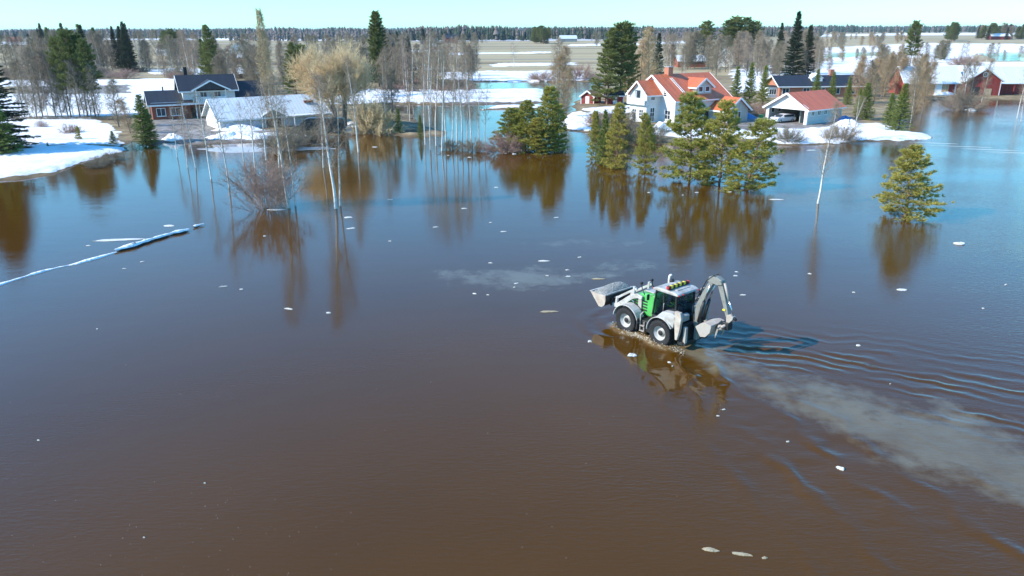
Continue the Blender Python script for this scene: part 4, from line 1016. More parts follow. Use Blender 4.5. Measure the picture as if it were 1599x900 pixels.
# --- red barns standing in the water at the right
def barn():
    R = thing('barn', 'long red barn with pale metal roof and white edged gable in the flood', 'barn', at(1505, 152, 0), math.radians(-2))
    TR = M['white_trim']
    gable_block(R, 0, 8.2, 0, 12, -.7, 4.1, 6.9, 'y', M['red_board'], M['metal_roof_y'], over=.5, trim=TR)
    for x in (.0, 8.2): slab(R, 'corner_board', TR, x - .09, x + .09, -.05, .05, -.6, 4.0)
    slab(R, 'door', M['raw_board'], 4.7, 6.3, -.07, 0, -.4, 2.0); slab(R, 'door', M['dark_wood'], 1.2, 3.4, -.07, 0, -.5, 2.4)
    MB().lathe_y([(.62, -.1), (.62, -.03), (.44, -.03), (.44, -.1)], (4.1, -.0, 5.3), 20, cap=False).build('round_window', TR, R); MB().lathe_y([(.44, -.05), (.001, -.06)], (4.1, 0, 5.3), 20).build('pane', M['window_glass'], R)
    gable_block(R, -13.6, -.05, 2.0, 10.5, -.7, 3.6, 7.0, 'x', M['red_board'], M['metal_roof'], over=.6, trim=None)
    for (a, b, mt) in ((-9.6, -6.4, 'raw_board'), (-6.3, -4.6, 'white_plain'), (-4.5, -3.0, 'raw_board'), (-1.5, -1.2, 'white_plain')):
        slab(R, 'door', M[mt], a, b, 1.93, 2.0, -.3, 3.1)
    slab(R, 'loading_dock', M['concrete'], -11, -.6, .7, 1.9, -.7, .1)
    MB().box(-9.2, -8.4, 6.0, 6.6, 6.6, 7.3).build('roof_vent', M['dark_gap'], R)
    gable_block(R, 8.25, 19, 3.5, 12, -.7, 3.5, 6.8, 'x', M['red_board'], M['metal_roof'], over=.6, trim=None)
    slab(R, 'lean_to_roof', M['metal_roof'], 8.3, 12.5, 1.2, 3.4, 3.0, 3.12)
    for x in (9.5, 12.4): slab(R, 'roof_post', M['red_board'], x - .1, x + .1, 1.3, 1.5, -.7, 3.0)
barn()

def shed(px, py, w, d, ze, zr, ridge, wall, roof, rz, label, door=True, trim=True):
    R = thing('shed', label, 'shed', at(px, py, .2), math.radians(rz))
    gable_block(R, -w/2, w/2, 0, d, -.6, ze, zr, ridge, wall, roof, over=.3, th=.1, trim=M['white_trim'] if trim else None)
    if door:
        slab(R, 'door', M['white_plain'], -.45, .45, -.05, 0, 0, 1.9)
        for x in (-w/2, w/2): slab(R, 'corner_board', M['white_trim'], x - .07, x + .07, -.05, .05, -.5, ze)
    return R
shed(917, 163, 3.0, 4.4, 2.1, 3.2, 'y', M['red_board'], M['tan_roof'], -28, 'small red shed with tan roof at the water edge')
shed(960, 164, 3.6, 3.4, 2.3, 3.0, 'x', M['red_board'], M['navy_roof'], 0, 'small red shed with dark roof and white corners')
shed(1080, 106, 12, 8, 3.0, 5.2, 'x', M['brick'], M['metal_roof'], 2, 'distant house with pale grey roof beyond the red roofed house', door=False, trim=False)
shed(1132, 105, 6, 9, 5.0, 8.0, 'y', M['cream_wall'] if 'cream_wall' in M else M['white_wall'], M['white_plain'], -12, 'distant cream gabled house among bare birches', door=False)
shed(385, 124, 9, 6, 2.2, 4.0, 'x', M['dark_wood'], M['metal_roof'], 5, 'grey roofed hut in the trees behind the navy roof', door=False, trim=False)
shed(888, 66.0, 22, 10, 4.5, 8.5, 'x', M['concrete'], M['metal_roof'], 8, 'lone pale field barn far across the fields', door=False, trim=False)
shed(705, 67.5, 16, 12, 6.0, 10, 'x', M['red_board'], M['navy_roof'], 10, 'dark red farm building far across the fields', door=False, trim=False)
shed(718, 63.5, 30, 10, 4.5, 8, 'x', M['red_board'], M['brick'], 5, 'long red roofed farm building far behind the dark red one', door=False, trim=False)
shed(679, 68, 8, 8, 6.0, 9.5, 'y', M['white_wall'], M['navy_roof'], 12, 'pale gabled farmhouse far across the fields', door=False, trim=False)
shed(675, 79, 7, 6, 3.0, 5.0, 'x', M['red_board'], M['metal_roof'], 5, 'small red hut before the far farmhouse', door=False, trim=False)
shed(618, 74, 8, 6, 4.0, 6.5, 'y', M['red_board'], M['white_plain'], 15, 'white and red house far behind the tall spruce', door=False, trim=False)
shed(1562, 62.5, 26, 10, 5, 8.5, 'x', M['red_board'], M['white_plain'], 0, 'far red house with snowy roof by the right copse', door=False, trim=False)
shed(20, 66, 18, 9, 4, 7.5, 'x', M['red_board'], M['brick'], 5, 'far red roofed farmhouse at the left forest edge', door=False, trim=False)
shed(48, 67, 16, 9, 5, 8, 'x', M['white_wall'], M['metal_roof'], -5, 'far white house at the left forest edge', door=False, trim=False)
shed(86, 65, 12, 8, 5, 8.5, 'y', M['white_wall'], M['white_plain'], 10, 'far white gabled house left of the birch grove', door=False, trim=False)
shed(256, 88, 10, 7, 3.2, 5.2, 'x', M['white_plain'], M['metal_roof'], 0, 'low pale hut beside the green field copse', door=False, trim=False)
shed(290, 90, 3, 3, 2.2, 3.2, 'y', M['white_wall'], M['metal_roof'], 0, 'tiny white hut under the green field copse', door=False, trim=False)
shed(372, 84, 10, 8, 4.5, 7.5, 'y', M['white_wall'], M['metal_roof'], 10, 'pale distant house right of the big left pine', door=False, trim=False)
shed(384, 98, 9, 7, 3, 5.2, 'x', M['orange_brick'], M['white_plain'], -5, 'distant pinkish house behind the bare trees', door=False, trim=False)

def bin_():
    R = thing('wheelie_bin', 'green wheelie bin beside the carport post', 'bin', at(1188, 189, .35), math.radians(20)); R.location.z = .33
    MB().prism([(-.24, .06), (.24, .06), (.3, 1.0), (-.3, 1.0)], 'y', -.28, .28).build('body', M['bin_green'], R, bevel=.03)
    MB().prism([(-.36, 1.0), (.34, 1.0), (.3, 1.1), (-.3, 1.12)], 'y', -.31, .31).build('lid', M['bin_green'], R, bevel=.02)
    for s in (1, -1): MB().lathe_y([(.001, -.03), (.1, -.03), (.1, .03), (.001, .03)], (-.22, s * .25, .1), 12).build('wheel', M['tyre'], R)
bin_()

def heap(name, label, cat, px, py, rx, ry, h, mat, rz=0, seed=0, z=.1, group=None):
    n = 36; V, Fq = [], []
    rings = 10
    rng = np.random.default_rng(seed)
    ph = rng.uniform(0, 6.28, 6)
    V.append((0, 0, h))
    for i in range(1, rings + 1):
        t = i / rings
        for k in range(n):
            a = 2 * math.pi * k / n
            rr = 1 + .16 * math.sin(2 * a + ph[0]) + .15 * math.sin(3 * a + ph[1]) + .11 * math.sin(5 * a + ph[2]) + .08 * math.sin(9 * a + ph[4]) * t
            zz = h * (1 - t ** 1.7) * (1 + .35 * math.sin(2 * a + ph[3]) * t + .22 * math.sin(5 * a + ph[5] + 3 * t)) + rng.uniform(-.07, .07) * h * (t < 1)
            V.append((rx * rr * t * math.cos(a), ry * rr * t * math.sin(a), zz if i < rings else -.25))
    for k in range(n): Fq.append((0, 1 + k, 1 + (k + 1) % n))
    for i in range(rings - 1):
        for k in range(n):
            a = 1 + i * n + k; b = 1 + i * n + (k + 1) % n; Fq.append((a, a + n, b + n, b))
    me = bpy.data.meshes.new(name); me.from_pydata(V, [], Fq); me.update()
    me.polygons.foreach_set('use_smooth', np.ones(len(Fq), dtype=bool))
    o = link(name, me, mat); p = G(px, py, z); o.location = (p[0], p[1], z); o.rotation_euler = (0, 0, math.radians(rz))
    return tag(o, label, cat, group)
SN = M['snow']
heap('snow_pile', 'long snow pile along the front of the white garage', 'snow pile', 376, 205, 4.2, 1.0, .9, SN, 3, 1, .3)
heap('snow_pile', 'broad snow pile in front of the white garage wall', 'snow pile', 368, 216, 4.6, 2.6, .9, SN, 0, 2, .25)
heap('snow_pile', 'low tongue of snow reaching toward the dark van', 'snow pile', 425, 213, 4.6, .9, .5, SN, 6, 3, .2)
heap('snow_pile', 'bright snow pile behind the dark van tail', 'snow pile', 555, 198, 2.6, 1.5, .8, SN, 0, 4, .25)
heap('snow_pile', 'pointed snow pile at the water edge right of the van', 'snow pile', 548, 206, 3.2, 1.4, .8, SN, 10, 5, .1)
heap('snow_pile', 'small snow pile on the gravel yard at the water edge', 'snow pile', 270, 218, 1.8, 1.6, .8, SN, 0, 6, .2)
heap('snow_pile', 'tall snow pile right of the carport', 'snow pile', 1325, 199, 2.8, 2.0, 1.1, SN, 0, 7, .3)
heap('snow_pile', 'flat snow bank at the water edge below the carport', 'snow pile', 1262, 219, 6.0, 1.4, .4, SN, 2, 8, .1)
heap('snow_pile', 'long snow bank on the spit right of the carport', 'snow pile', 1385, 212, 6.5, 1.3, .5, SN, -4, 9, .15)
heap('snow_pile', 'snow bank under the flooded pines left of the carport', 'snow pile', 1205, 214, 3.6, 1.8, .5, SN, 0, 10, .15)
heap('snow_pile', 'snow pile against the red barn wall', 'snow pile', 1476, 151, 3.5, 1.8, 1.0, SN, 0, 11, .0)
heap('snow_pile', 'small snow pile beside the dark barn wing', 'snow pile', 1573, 149, 2.2, 1.0, .8, SN, 0, 12, .0)
heap('snow_pile', 'snow patch on the islet before the barn', 'snow pile', 1517, 172, 1.3, .7, .3, SN, 0, 13, .1)
heap('snow_pile', 'snow bank on the shore below the red sheds', 'snow pile', 902, 196, 3.2, 1.6, .5, SN, 15, 14, .1)
heap('tarp_heap', 'blue tarpaulin heap behind the tall snow pile', 'tarpaulin', 1318, 190, 1.9, 1.2, .9, M['blue_tarp'], 0, 21, .3)
heap('tarp_heap', 'low blue tarpaulin heap beside the green bin', 'tarpaulin', 1162, 186, 2.0, 1.2, 1.1, M['blue_tarp'], 0, 22, .3)

# ------------------------------------------------------------------ vegetation
def segs_mesh(name, segs, n=3):
    """tapered open prisms for all (p0, p1, r0, r1) segments"""
    A = np.array([s[0] for s in segs], float); B = np.array([s[1] for s in segs], float)
    R0 = np.array([s[2] for s in segs]); R1 = np.array([s[3] for s in segs])
    D = B - A; D /= np.linalg.norm(D, axis=1)[:, None] + 1e-9
    ref = np.where(np.abs(D[:, 2:3]) < .9, np.array([[0, 0, 1.]]), np.array([[1., 0, 0]]))
    X = np.cross(D, ref); X /= np.linalg.norm(X, axis=1)[:, None]; Y = np.cross(D, X)
    V = np.zeros((len(A), 2 * n, 3))
    for k in range(n):
        a = 2 * math.pi * k / n; o = X * math.cos(a) + Y * math.sin(a)
        V[:, k] = A + o * R0[:, None]; V[:, n + k] = B + o * R1[:, None]
    base = (np.arange(len(A)) * 2 * n)[:, None]
    q = np.concatenate([base + np.array([[k, (k+1) % n, n + (k+1) % n, n + k]]) for k in range(n)], 0)
    return np_mesh(name, V.reshape(-1, 3), quads=q, smooth=n > 3)

def unit(v): return v / (np.linalg.norm(v) + 1e-9)

def limb(rng, p, d, L, r, nseg, wob, lift, segs, taper=.25):
    """wandering limb; returns its points"""
    pts = [p]; st = L / nseg
    for i in range(nseg):
        d = unit(d + rng.normal(0, wob, 3) + np.array([0, 0, lift]))
        q = p + d * st
        r0 = r * (1 - (1 - taper) * i / nseg); r1 = r * (1 - (1 - taper) * (i + 1) / nseg)
        segs.append((p, q, r0, r1)); p = q; pts.append(p)
    return pts, d

def bare_tree(seed, h=12., r=.13, start=.25, nb=34, spread=.24, up=.75, lift=.02, sub=7, tw=4, twr=.011, lean=(0, 0), wob=.03, tw_len=.7, droop=-.05, multi=1, shape='oval'):
    rng = np.random.default_rng(seed); tr, cr = [], []
    for stem in range(multi):
        base = np.array([0, 0, -.9]); dirv = unit(np.array([lean[0], lean[1], 1.]) + (rng.normal(0, .16, 3) * [1, 1, 0] if multi > 1 else 0))
        hh = h * (1 if stem == 0 else rng.uniform(.75, 1)); rr = r * (1 if stem == 0 else rng.uniform(.6, .9))
        pts = [base + (rng.normal(0, .25, 3) * [1, 1, 0] if multi > 1 else 0)]; d = dirv; n = 14
        for i in range(n):
            d = unit(d + rng.normal(0, wob, 3) * [1, 1, 0] + np.array([0, 0, .03])); q = pts[-1] + d * (hh + .9) / n
            tr.append((pts[-1], q, rr * (1 - i / n) ** .8 + .012, rr * (1 - (i + 1) / n) ** .8 + .012)); pts.append(q)
        P = np.array(pts); az = rng.uniform(0, 6.28)
        for b in range(nb // multi):
            t = start + (1 - start) * (b + rng.uniform(0, 1)) / (nb // multi); t = min(t, .985)
            f = t * n; i = int(f); p = P[i] + (P[i + 1] - P[i]) * (f - i); az += 2.4 + rng.normal(0, .4)
            prof = {'oval': math.sin(math.pi * min(1, (t - start) / (1 - start) * .80 + .2)) ** .7, 'cone': (1 - t) ** .8 + .1, 'dome': (1 - ((t - start) / (1 - start)) ** 3) ** .6 + .12}[shape]
            L = spread * hh * prof * rng.uniform(.65, 1.15) + .25
            e = up * rng.uniform(.7, 1.25)
            d0 = np.array([math.cos(az) * math.cos(e), math.sin(az) * math.cos(e), math.sin(e)])
            bp, dd = limb(rng, p, d0, L, max(.014, rr * .32 * (1 - t) + .012), 5, .11, lift, cr)
            for s in range(sub):
                u = rng.uniform(.25, 1.0) * (len(bp) - 1); k = min(int(u), len(bp) - 2); sp_ = bp[k] + (bp[k + 1] - bp[k]) * (u - k)
                sd = unit(dd * .8 + rng.normal(0, .6, 3) + np.array([0, 0, .15]))
                sp2, d2 = limb(rng, sp_, sd, L * rng.uniform(.25, .5) + .2, twr * 1.25, 3, .16, droop, cr, .6)
                for w in range(tw):
                    k2 = rng.integers(1, len(sp2)); limb(rng, sp2[k2], unit(d2 + rng.normal(0, .7, 3)), tw_len * rng.uniform(.4, 1.1), twr, 2, .15, droop, cr, .5)
    return segs_mesh('trunk', tr, 7), segs_mesh('crown', cr, 3), h

def bush(seed, h=3., stems=40, spreadr=.6, r=.02, sub=6, twr=.009, tw=3, low=.35):
    rng = np.random.default_rng(seed); tr, cr = [], []
    for s in range(stems):
        az = rng.uniform(0, 6.28); e = math.asin(rng.uniform(math.sin(low), 1.0)); L = h * rng.uniform(.72, 1.05)
        d0 = np.array([math.cos(az) * math.cos(e) * spreadr / .6, math.sin(az) * math.cos(e) * spreadr / .6, math.sin(e)])
        bp, dd = limb(rng, np.array([rng.normal(0, .08) * h, rng.normal(0, .08) * h, -.5]), unit(d0 + np.array([0, 0, .25])), L + .4, r, 6, .09, .015, tr, .3)
        for k in range(sub * 2):
            u = rng.uniform(.3, 1) ** .8 * (len(bp) - 1); i = min(int(u), len(bp) - 2); q = bp[i] + (bp[i+1] - bp[i]) * (u - i)
            sp2, d2 = limb(rng, q, unit(dd + rng.normal(0, .55, 3)), h * rng.uniform(.10, .24), twr * 1.2, 3, .16, .03, cr, .5)
            for w in range(tw): limb(rng, sp2[rng.integers(0, len(sp2))], unit(d2 + rng.normal(0, .7, 3)), h * rng.uniform(.05, .13), twr, 1, .1, .02, cr, .5)
    return segs_mesh('trunk', tr, 4), segs_mesh('crown', cr, 3), h

def willow(seed, h=13., w=5.5):
    """wide crown of dense upright golden twigs on several leaning stems"""
    rng = np.random.default_rng(seed); tr, cr = [], []
    for s in range(7):
        az = s * .9 + rng.normal(0, .2); tilt = .08 if s == 0 else rng.uniform(.12, .40)
        d0 = unit(np.array([math.cos(az) * tilt, math.sin(az) * tilt, 1.]))
        st, dd = limb(rng, np.array([math.cos(az) * .35, math.sin(az) * .35, -.9]), d0, h * rng.uniform(.55, .68), .26, 8, .05, .03, tr, .3)
        for b in range(19):
            u = rng.uniform(.55, 1) * (len(st) - 1); i = min(int(u), len(st) - 2); p = st[i] + (st[i+1] - st[i]) * (u - i)
            out = np.array([p[0], p[1], 0]); out = unit(out + rng.normal(0, .8, 3))
            bp, d2 = limb(rng, p, unit(np.array([out[0], out[1], rng.uniform(-.1, .9)])), h * rng.uniform(.18, .34), .07, 5, .12, .05, cr, .3)
            for c in range(9):
                k = rng.integers(2, len(bp)); sp_, d3 = limb(rng, bp[k], unit(d2 + rng.normal(0, .7, 3)), h * rng.uniform(.06, .15), .022, 3, .15, .06, cr, .5)
                for t in range(14):
                    kk = rng.integers(1, len(sp_)); limb(rng, sp_[kk], unit(d3 * .6 + rng.normal(0, .6, 3) + np.array([0, 0, .5])), rng.uniform(.5, 1.3), .018, 2, .12, .05, cr, .4)
    return segs_mesh('trunk', tr, 7), segs_mesh('crown', cr, 3), h

def blades(rng, C, Dir, K, l, w, spread=.9, upb=.25):
    """K needle blades round each centre C, fanning about direction Dir"""
    n = len(C); Cc = np.repeat(C, K, 0); Dd = np.repeat(Dir, K, 0)
    d = Dd + rng.normal(0, spread, (n * K, 3)) + np.array([0, 0, upb]); d /= np.linalg.norm(d, axis=1)[:, None] + 1e-9
    s = np.cross(d, rng.normal(0, 1, (n * K, 3))); s /= np.linalg.norm(s, axis=1)[:, None] + 1e-9
    L = (l * rng.uniform(.55, 1.2, n * K))[:, None]; W = w * rng.uniform(.7, 1.3, n * K)[:, None]
    a = Cc + d * L * .08 + s * W * .5; b = Cc + d * L * .08 - s * W * .5; c = Cc + d * L + s * W * .12
    V = np.stack([a, b, c], 1).reshape(-1, 3)
    return V

def blade_mesh(name, Vs):
    V = np.concatenate(Vs, 0); t = np.arange(len(V)).reshape(-1, 3); return np_mesh(name, V, tris=t)

def pine(seed, h=7., start=.12, width=.36, whorls=15, K=16, l=.26, w=.045, shape='young', r=.11, per=6, dens=None):
    rng = np.random.default_rng(seed); tr, C, Dv = [], [], []
    pts = [np.array([0, 0, -.9])]; d = np.array([0, 0, 1.])
    for i in range(12):
        d = unit(d + rng.normal(0, .025, 3) + np.array([0, 0, .05])); q = pts[-1] + d * (h + .9) / 12; tr.append((pts[-1], q, r * (1 - i / 12.5), r * (1 - (i + 1) / 12.5))); pts.append(q)
    P = np.array(pts); az = 0
    for k in range(whorls):
        t = start + (1 - start) * ((k + rng.uniform(0, .6)) / whorls) ** .95; f = (t * h + .9) / (h + .9) * 12; i = min(int(f), 11); p = P[i] + (P[i+1] - P[i]) * (f - i)
        rel = (t - start) / (1 - start)
        prof = (1 - rel) ** .62 * (.78 + .22 * min(1, rel * 4)) if shape == 'young' else (math.sin(math.pi * min(1, rel * .75 + .22)) ** .6)
        for b in range(per):
            if rng.uniform() < .10: continue
            az = 2 * math.pi * b / per + rng.uniform(0, 1.2) + k; L = width * h * prof * rng.uniform(.5, 1.2) + .15; e = rng.uniform(-.05, .35) + .55 * rel - .22 * max(0, 1 - rel * 3)
            bp, dd = limb(rng, p, np.array([math.cos(az) * math.cos(e), math.sin(az) * math.cos(e), math.sin(e)]), L, max(.012, r * .3 * (1 - rel)), 4, .09, .05, tr, .3)
            m_ = max(3, int(L / (dens or (.125 if shape == 'young' and h < 10 else .16))))
            for c in range(m_):
                u = (.35 + .65 * rng.uniform() ** .7) * 4; j = min(int(u), 3); q = bp[j] + (bp[j+1] - bp[j]) * (u - j)
                side = unit(np.cross(dd, [0, 0, 1.])) * rng.normal(0, .16 + .10 * L) + np.array([0, 0, rng.uniform(-.02, .12)])
                C.append(q + side); Dv.append(unit(dd + side * 1.5 + np.array([0, 0, .25])))
            C.append(bp[-1]); Dv.append(dd)
    for c in range(6): C.append(P[-1] - np.array([0, 0, .14 * c])); Dv.append(np.array([0, 0, 1.]))
    C = np.array(C); Dv = np.array(Dv)
    return segs_mesh('trunk', tr, 5), blade_mesh('crown', [blades(rng, C, Dv, K, l, w, .75, .15)]), h

def spruce(seed, h=12., width=.2, start=.04, whorl_gap=.42, K=5, l=.30, w=.07, per=9, r=.14, sweep=-.25, ragged=.25, prof_pow=.85):
    rng = np.random.default_rng(seed); tr, C, Dv = [], [], []
    P0 = np.array([0, 0, -.9]); n = 10
    for i in range(n): tr.append((P0 + np.array([0, 0, (h + .9) * i / n]), P0 + np.array([0, 0, (h + .9) * (i + 1) / n]), r * (1 - i / n) + .01, r * (1 - (i + 1) / n) + .01))
    z = start * h; k = 0
    while z < h * .985:
        rel = z / h; Lm = width * h * (1 - rel) ** prof_pow * min(1, .55 + rel * 4) + .12
        for b in range(per):
            az = 2 * math.pi * b / per + k * 1.1 + rng.normal(0, .2); L = Lm * rng.uniform(1 - ragged, 1 + ragged * .7); e = sweep * (1 - rel) + .45 * rel + rng.normal(0, .08)
            d0 = np.array([math.cos(az) * math.cos(e), math.sin(az) * math.cos(e), math.sin(e)]); zz = z + rng.uniform(-.5, .5) * whorl_gap
            bp, dd = limb(rng, np.array([0, 0, zz]), d0, L, .018, 3, .05, .06, tr, .3)
            m_ = max(3, int(L / .12))
            for c in range(m_):
                u = (.12 + .88 * (c + rng.uniform()) / m_) * 3; j = min(int(u), 2); q = bp[j] + (bp[j+1] - bp[j]) * (u - j)
                lat = unit(np.cross(dd, [0, 0, 1.])) * rng.choice([-1, 1]) * rng.uniform(.1, 1)
                C.append(q); Dv.append(unit(dd * .55 + lat * .8 + np.array([0, 0, -.25])))
        z += whorl_gap * (1 - .45 * rel) * rng.uniform(.8, 1.2); k += 1
    C = np.array(C); Dv = np.array(Dv)
    return segs_mesh('trunk', tr, 5), blade_mesh('crown', [blades(rng, C, Dv, K, l, w, .35, -.12)]), h

PROTO = {}
def proto(key, gen, trunk_mat, crown_mat):
    t, c, h = gen; t.materials.append(M[trunk_mat]); c.materials.append(M[crown_mat])
    PROTO.setdefault(key, []).append((t, c, h))

for s in range(5): proto('birch', bare_tree(100 + s, 13, .13, .20, 46, .20, .85, .02, 8, 5, .015, wob=.02), 'birch_bark', 'birch_twig')
for s in range(3): proto('thin_birch', bare_tree(120 + s, 11, .115, .38, 24, .16, .9, .02, 5, 4, .009, wob=.025), 'birch_bark', 'birch_twig')
for s in range(4): proto('grey_tree', bare_tree(140 + s, 12, .15, .13, 54, .22, .8, .03, 8, 6, .018, wob=.035, tw_len=.85), 'grey_bark', 'grey_twig')
for s in range(2): proto('tan_tree', bare_tree(160 + s, 11, .13, .13, 50, .24, .9, .04, 8, 6, .017, tw_len=.85), 'grey_bark', 'tan_twig')
proto('spire', bare_tree(170, 16, .28, .10, 130, .10, .3, .06, 5, 4, .024, wob=.008, tw_len=.5, shape='cone'), 'grey_bark', 'grey_twig')
for s in range(2): proto('larch', bare_tree(175 + s, 15, .2, .06, 150, .23, .12, .05, 8, 5, .022, wob=.01, tw_len=.6, shape='cone'), 'grey_bark', 'larch_twig')
proto('near_birch', bare_tree(180, 13, .20, .30, 44, .17, .95, .03, 7, 5, .010, wob=.03), 'birch_bark', 'birch_twig')
proto('near_birch', bare_tree(181, 13, .19, .26, 44, .18, .9, .03, 7, 5, .010, wob=.04), 'birch_bark', 'birch_twig')
proto('forked_birch', bare_tree(183, 11, .12, .22, 44, .20, .8, .03, 6, 5, .010, wob=.04, multi=2), 'birch_bark', 'birch_twig')
proto('willow', willow(190), 'grey_bark', 'gold_twig')
proto('gold_bush', bush(200, 3.4, 110, .62, .016, 9, .014, 4, .1), 'tan_twig', 'gold_twig')
proto('red_bush', bush(201, 3.6, 95, .5, .012, 7, .0065, 3, .3), 'red_twig', 'red_twig')
proto('red_bush', bush(202, 3.0, 80, .8, .014, 8, .010, 4, .2), 'red_twig', 'red_twig')
for s in range(2): proto('grey_bush', bush(203 + s, 3.0, 80, .7, .014, 8, .010, 4, .2), 'grey_bark', 'grey_twig')
for s in range(4): proto('young_pine', pine(300 + s, 7.0, .05, .30, 22, 19, .27, .05, per=7), 'pine_bark', 'pine_needle')
for s in range(4): proto('open_pine', pine(330 + s, 7.0, .06, .33, 17, 20, .30, .052, per=6, dens=.125), 'pine_bark', 'pine_needle')
for s in range(3): proto('tall_pine', pine(310 + s, 15., .38, .20, 20, 16, .42, .085, 'tall', .2, 7), 'pine_bark', 'pine_needle_dark')
for s in range(2): proto('full_pine', pine(320 + s, 14., .10, .22, 26, 14, .40, .085, 'young', .2, 8), 'pine_bark', 'pine_needle_dark')
for s in range(3): proto('spruce', spruce(400 + s, 17., .17, .05, .55, 6, .45, .11, 9, .18), 'dark_bark', 'spruce_needle')
for s in range(3): proto('young_spruce', spruce(410 + s, 6., .25, .03, .30, 7, .24, .055, 11, .08, -.05, .2), 'dark_bark', 'young_needle')
proto('big_spruce', spruce(420, 17., .24, .02, .45, 9, .42, .085, 12, .22, -.35, .35, .75), 'dark_bark', 'spruce_needle')
proto('round_spruce', spruce(421, 20., .20, .1, .5, 7, .5, .12, 10, .2, -.1, .3, .5), 'dark_bark', 'pine_needle_dark')

NAME = {'birch': 'birch_tree', 'thin_birch': 'birch_tree', 'near_birch': 'birch_tree', 'forked_birch': 'birch_tree', 'grey_tree': 'bare_tree', 'tan_tree': 'bare_tree', 'spire': 'bare_tree', 'larch': 'larch_tree',
        'willow': 'willow_tree', 'gold_bush': 'bush', 'red_bush': 'bush', 'grey_bush': 'bush', 'young_pine': 'pine_tree', 'open_pine': 'pine_tree', 'tall_pine': 'pine_tree', 'full_pine': 'pine_tree',
        'spruce': 'spruce_tree', 'young_spruce': 'spruce_tree', 'big_spruce': 'spruce_tree', 'round_spruce': 'spruce_tree'}
trng = random.Random(7)
def put(kind, pos, h, label, group=None, wide=1.0, var=None, rz=None, lean=(0, 0)):
    k = PROTO[kind]; t, c, h0 = k[(trng.randrange(len(k)) if var is None else var % len(k))]; s = h / h0
    R = thing(NAME[kind], label, 'bush' if NAME[kind] == 'bush' else 'tree', (float(pos[0]), float(pos[1]), 0.0), trng.uniform(0, 6.28) if rz is None else rz, group)
    R.scale = (s * wide, s * wide, s); R.rotation_euler[0] = lean[0]; R.rotation_euler[1] = lean[1]
    link('trunk', t, None, R); link('crown', c, None, R); return R
def tree(kind, px, by, ty, label, group=None, wide=1.0, var=None, rz=None, z=0.0, lean=(0, 0)):
    p = G(px, by, z); deep = .5 if kind in ('open_pine', 'young_pine') and by > 228 else 0.0      # rooted on the drowned ground
    R = put(kind, p, height_at(p, px, ty) + deep, label, group, wide, var, rz, lean); R.location.z = -deep; return R
ONES = 'zeroth first second third fourth fifth sixth seventh eighth ninth tenth eleventh twelfth thirteenth fourteenth fifteenth sixteenth seventeenth eighteenth nineteenth twentieth'.split()
TENS = {20: 'twenty', 30: 'thirty', 40: 'forty', 50: 'fifty', 60: 'sixty', 70: 'seventy'}
def ordinal(n):
    if n <= 20: return ONES[n]
    t = n // 10 * 10
    return TENS[t][:-1] + 'ieth' if n == t else TENS[t] + '-' + ONES[n - t]
def name_in_order(objs):
    """things that share a label get their place counted from the left"""
    by = {}
    for o in objs: by.setdefault(o['label'], []).append(o)
    for lab, os_ in by.items():
        if len(os_) < 2: continue
        os_.sort(key=lambda o: o.location.x / o.location.y)
        for i, o in enumerate(os_): o['label'] = ordinal(i + 1) + ' from the left, ' + lab
def wood(kinds, region, n, hr, label, group, seed, wide=1.0, mind=1.2):
    """n trees of one grove, rooted inside a region given by (x0, x1, y0, y1) of the picture's ground"""
    r = random.Random(seed); pts = []; tries = 0; made = []
    while len(pts) < n and tries < n * 40:
        tries += 1; x = r.uniform(region[0], region[1]); y = 1 / r.uniform(1 / (region[3] - 46), 1 / (region[2] - 46)) + 46 if region[2] > 48 else r.uniform(region[2], region[3])
        p = G(x, y)
        if all((p[0] - q[0])**2 + (p[1] - q[1])**2 > mind**2 for q in pts):
            pts.append(p); kd = r.choice(kinds)
            made.append(put(kd, p, r.uniform(*hr), label[kd] if isinstance(label, dict) else label, group, wide * r.uniform(.85, 1.2)))
    name_in_order(made)

# --- trees standing in the flood
tree('open_pine', 1415, 340, 233, 'lone young pine standing in open water right of the machine', var=0, rz=1.0, wide=1.45)
tree('open_pine', 1077, 282, 150, 'broad flooded pine in front of the red roofed house', var=1, wide=1.2)
tree('open_pine', 1123, 288, 162, 'flooded pine between the broad pine and the rightmost one', var=2, wide=1.1)
tree('open_pine', 1164, 297, 188, 'rightmost of the flooded pine row below the red house', var=3, wide=1.4)
tree('young_pine', 1007, 268, 180, 'slim flooded pine left of the broad pine', var=2, wide=.75, rz=2)
tree('young_spruce', 943, 258, 172, 'dark flooded conifer left of the slim pine', var=1, wide=.7)
tree('young_pine', 962, 262, 164, 'flooded pine just right of the dark flooded conifer', var=3, wide=.85, rz=3)
tree('young_pine', 930, 250, 176, 'leftmost pine of the flooded row below the sheds', var=0, wide=.6, rz=4)
tree('grey_tree', 978, 262, 178, 'bare grey tree tangled among the flooded pines', wide=.9)
tree('young_pine', 792, 234, 170, 'leftmost pine of the dense clump standing in water', var=1, wide=1.35, rz=2)
tree('young_pine', 820, 236, 160, 'middle pine of the dense clump standing in water', var=2, wide=1.35)
tree('young_pine', 806, 230, 172, 'short back pine of the dense clump standing in water', var=3, wide=1.4)
tree('young_pine', 838, 238, 185, 'low front pine of the dense clump standing in water', var=0, wide=1.7)
tree('young_pine', 866, 232, 165, 'rightmost pine of the dense clump standing in water', var=1, wide=1.1)
tree('young_pine', 852, 236, 138, 'tallest pine of the dense clump standing in water', var=0, wide=1.1, rz=1)
tree('red_bush', 786, 238, 205, 'brown bush at the foot of the flooded pine clump', wide=1.1, var=1)
tree('near_birch', 1277, 318, 165, 'thin leaning white birch in water right of the pine row', var=0, wide=.8, lean=(0, .05))
tree('forked_birch', 1330, 222, 150, 'small pale birch on the snow right of the carport', wide=.8)
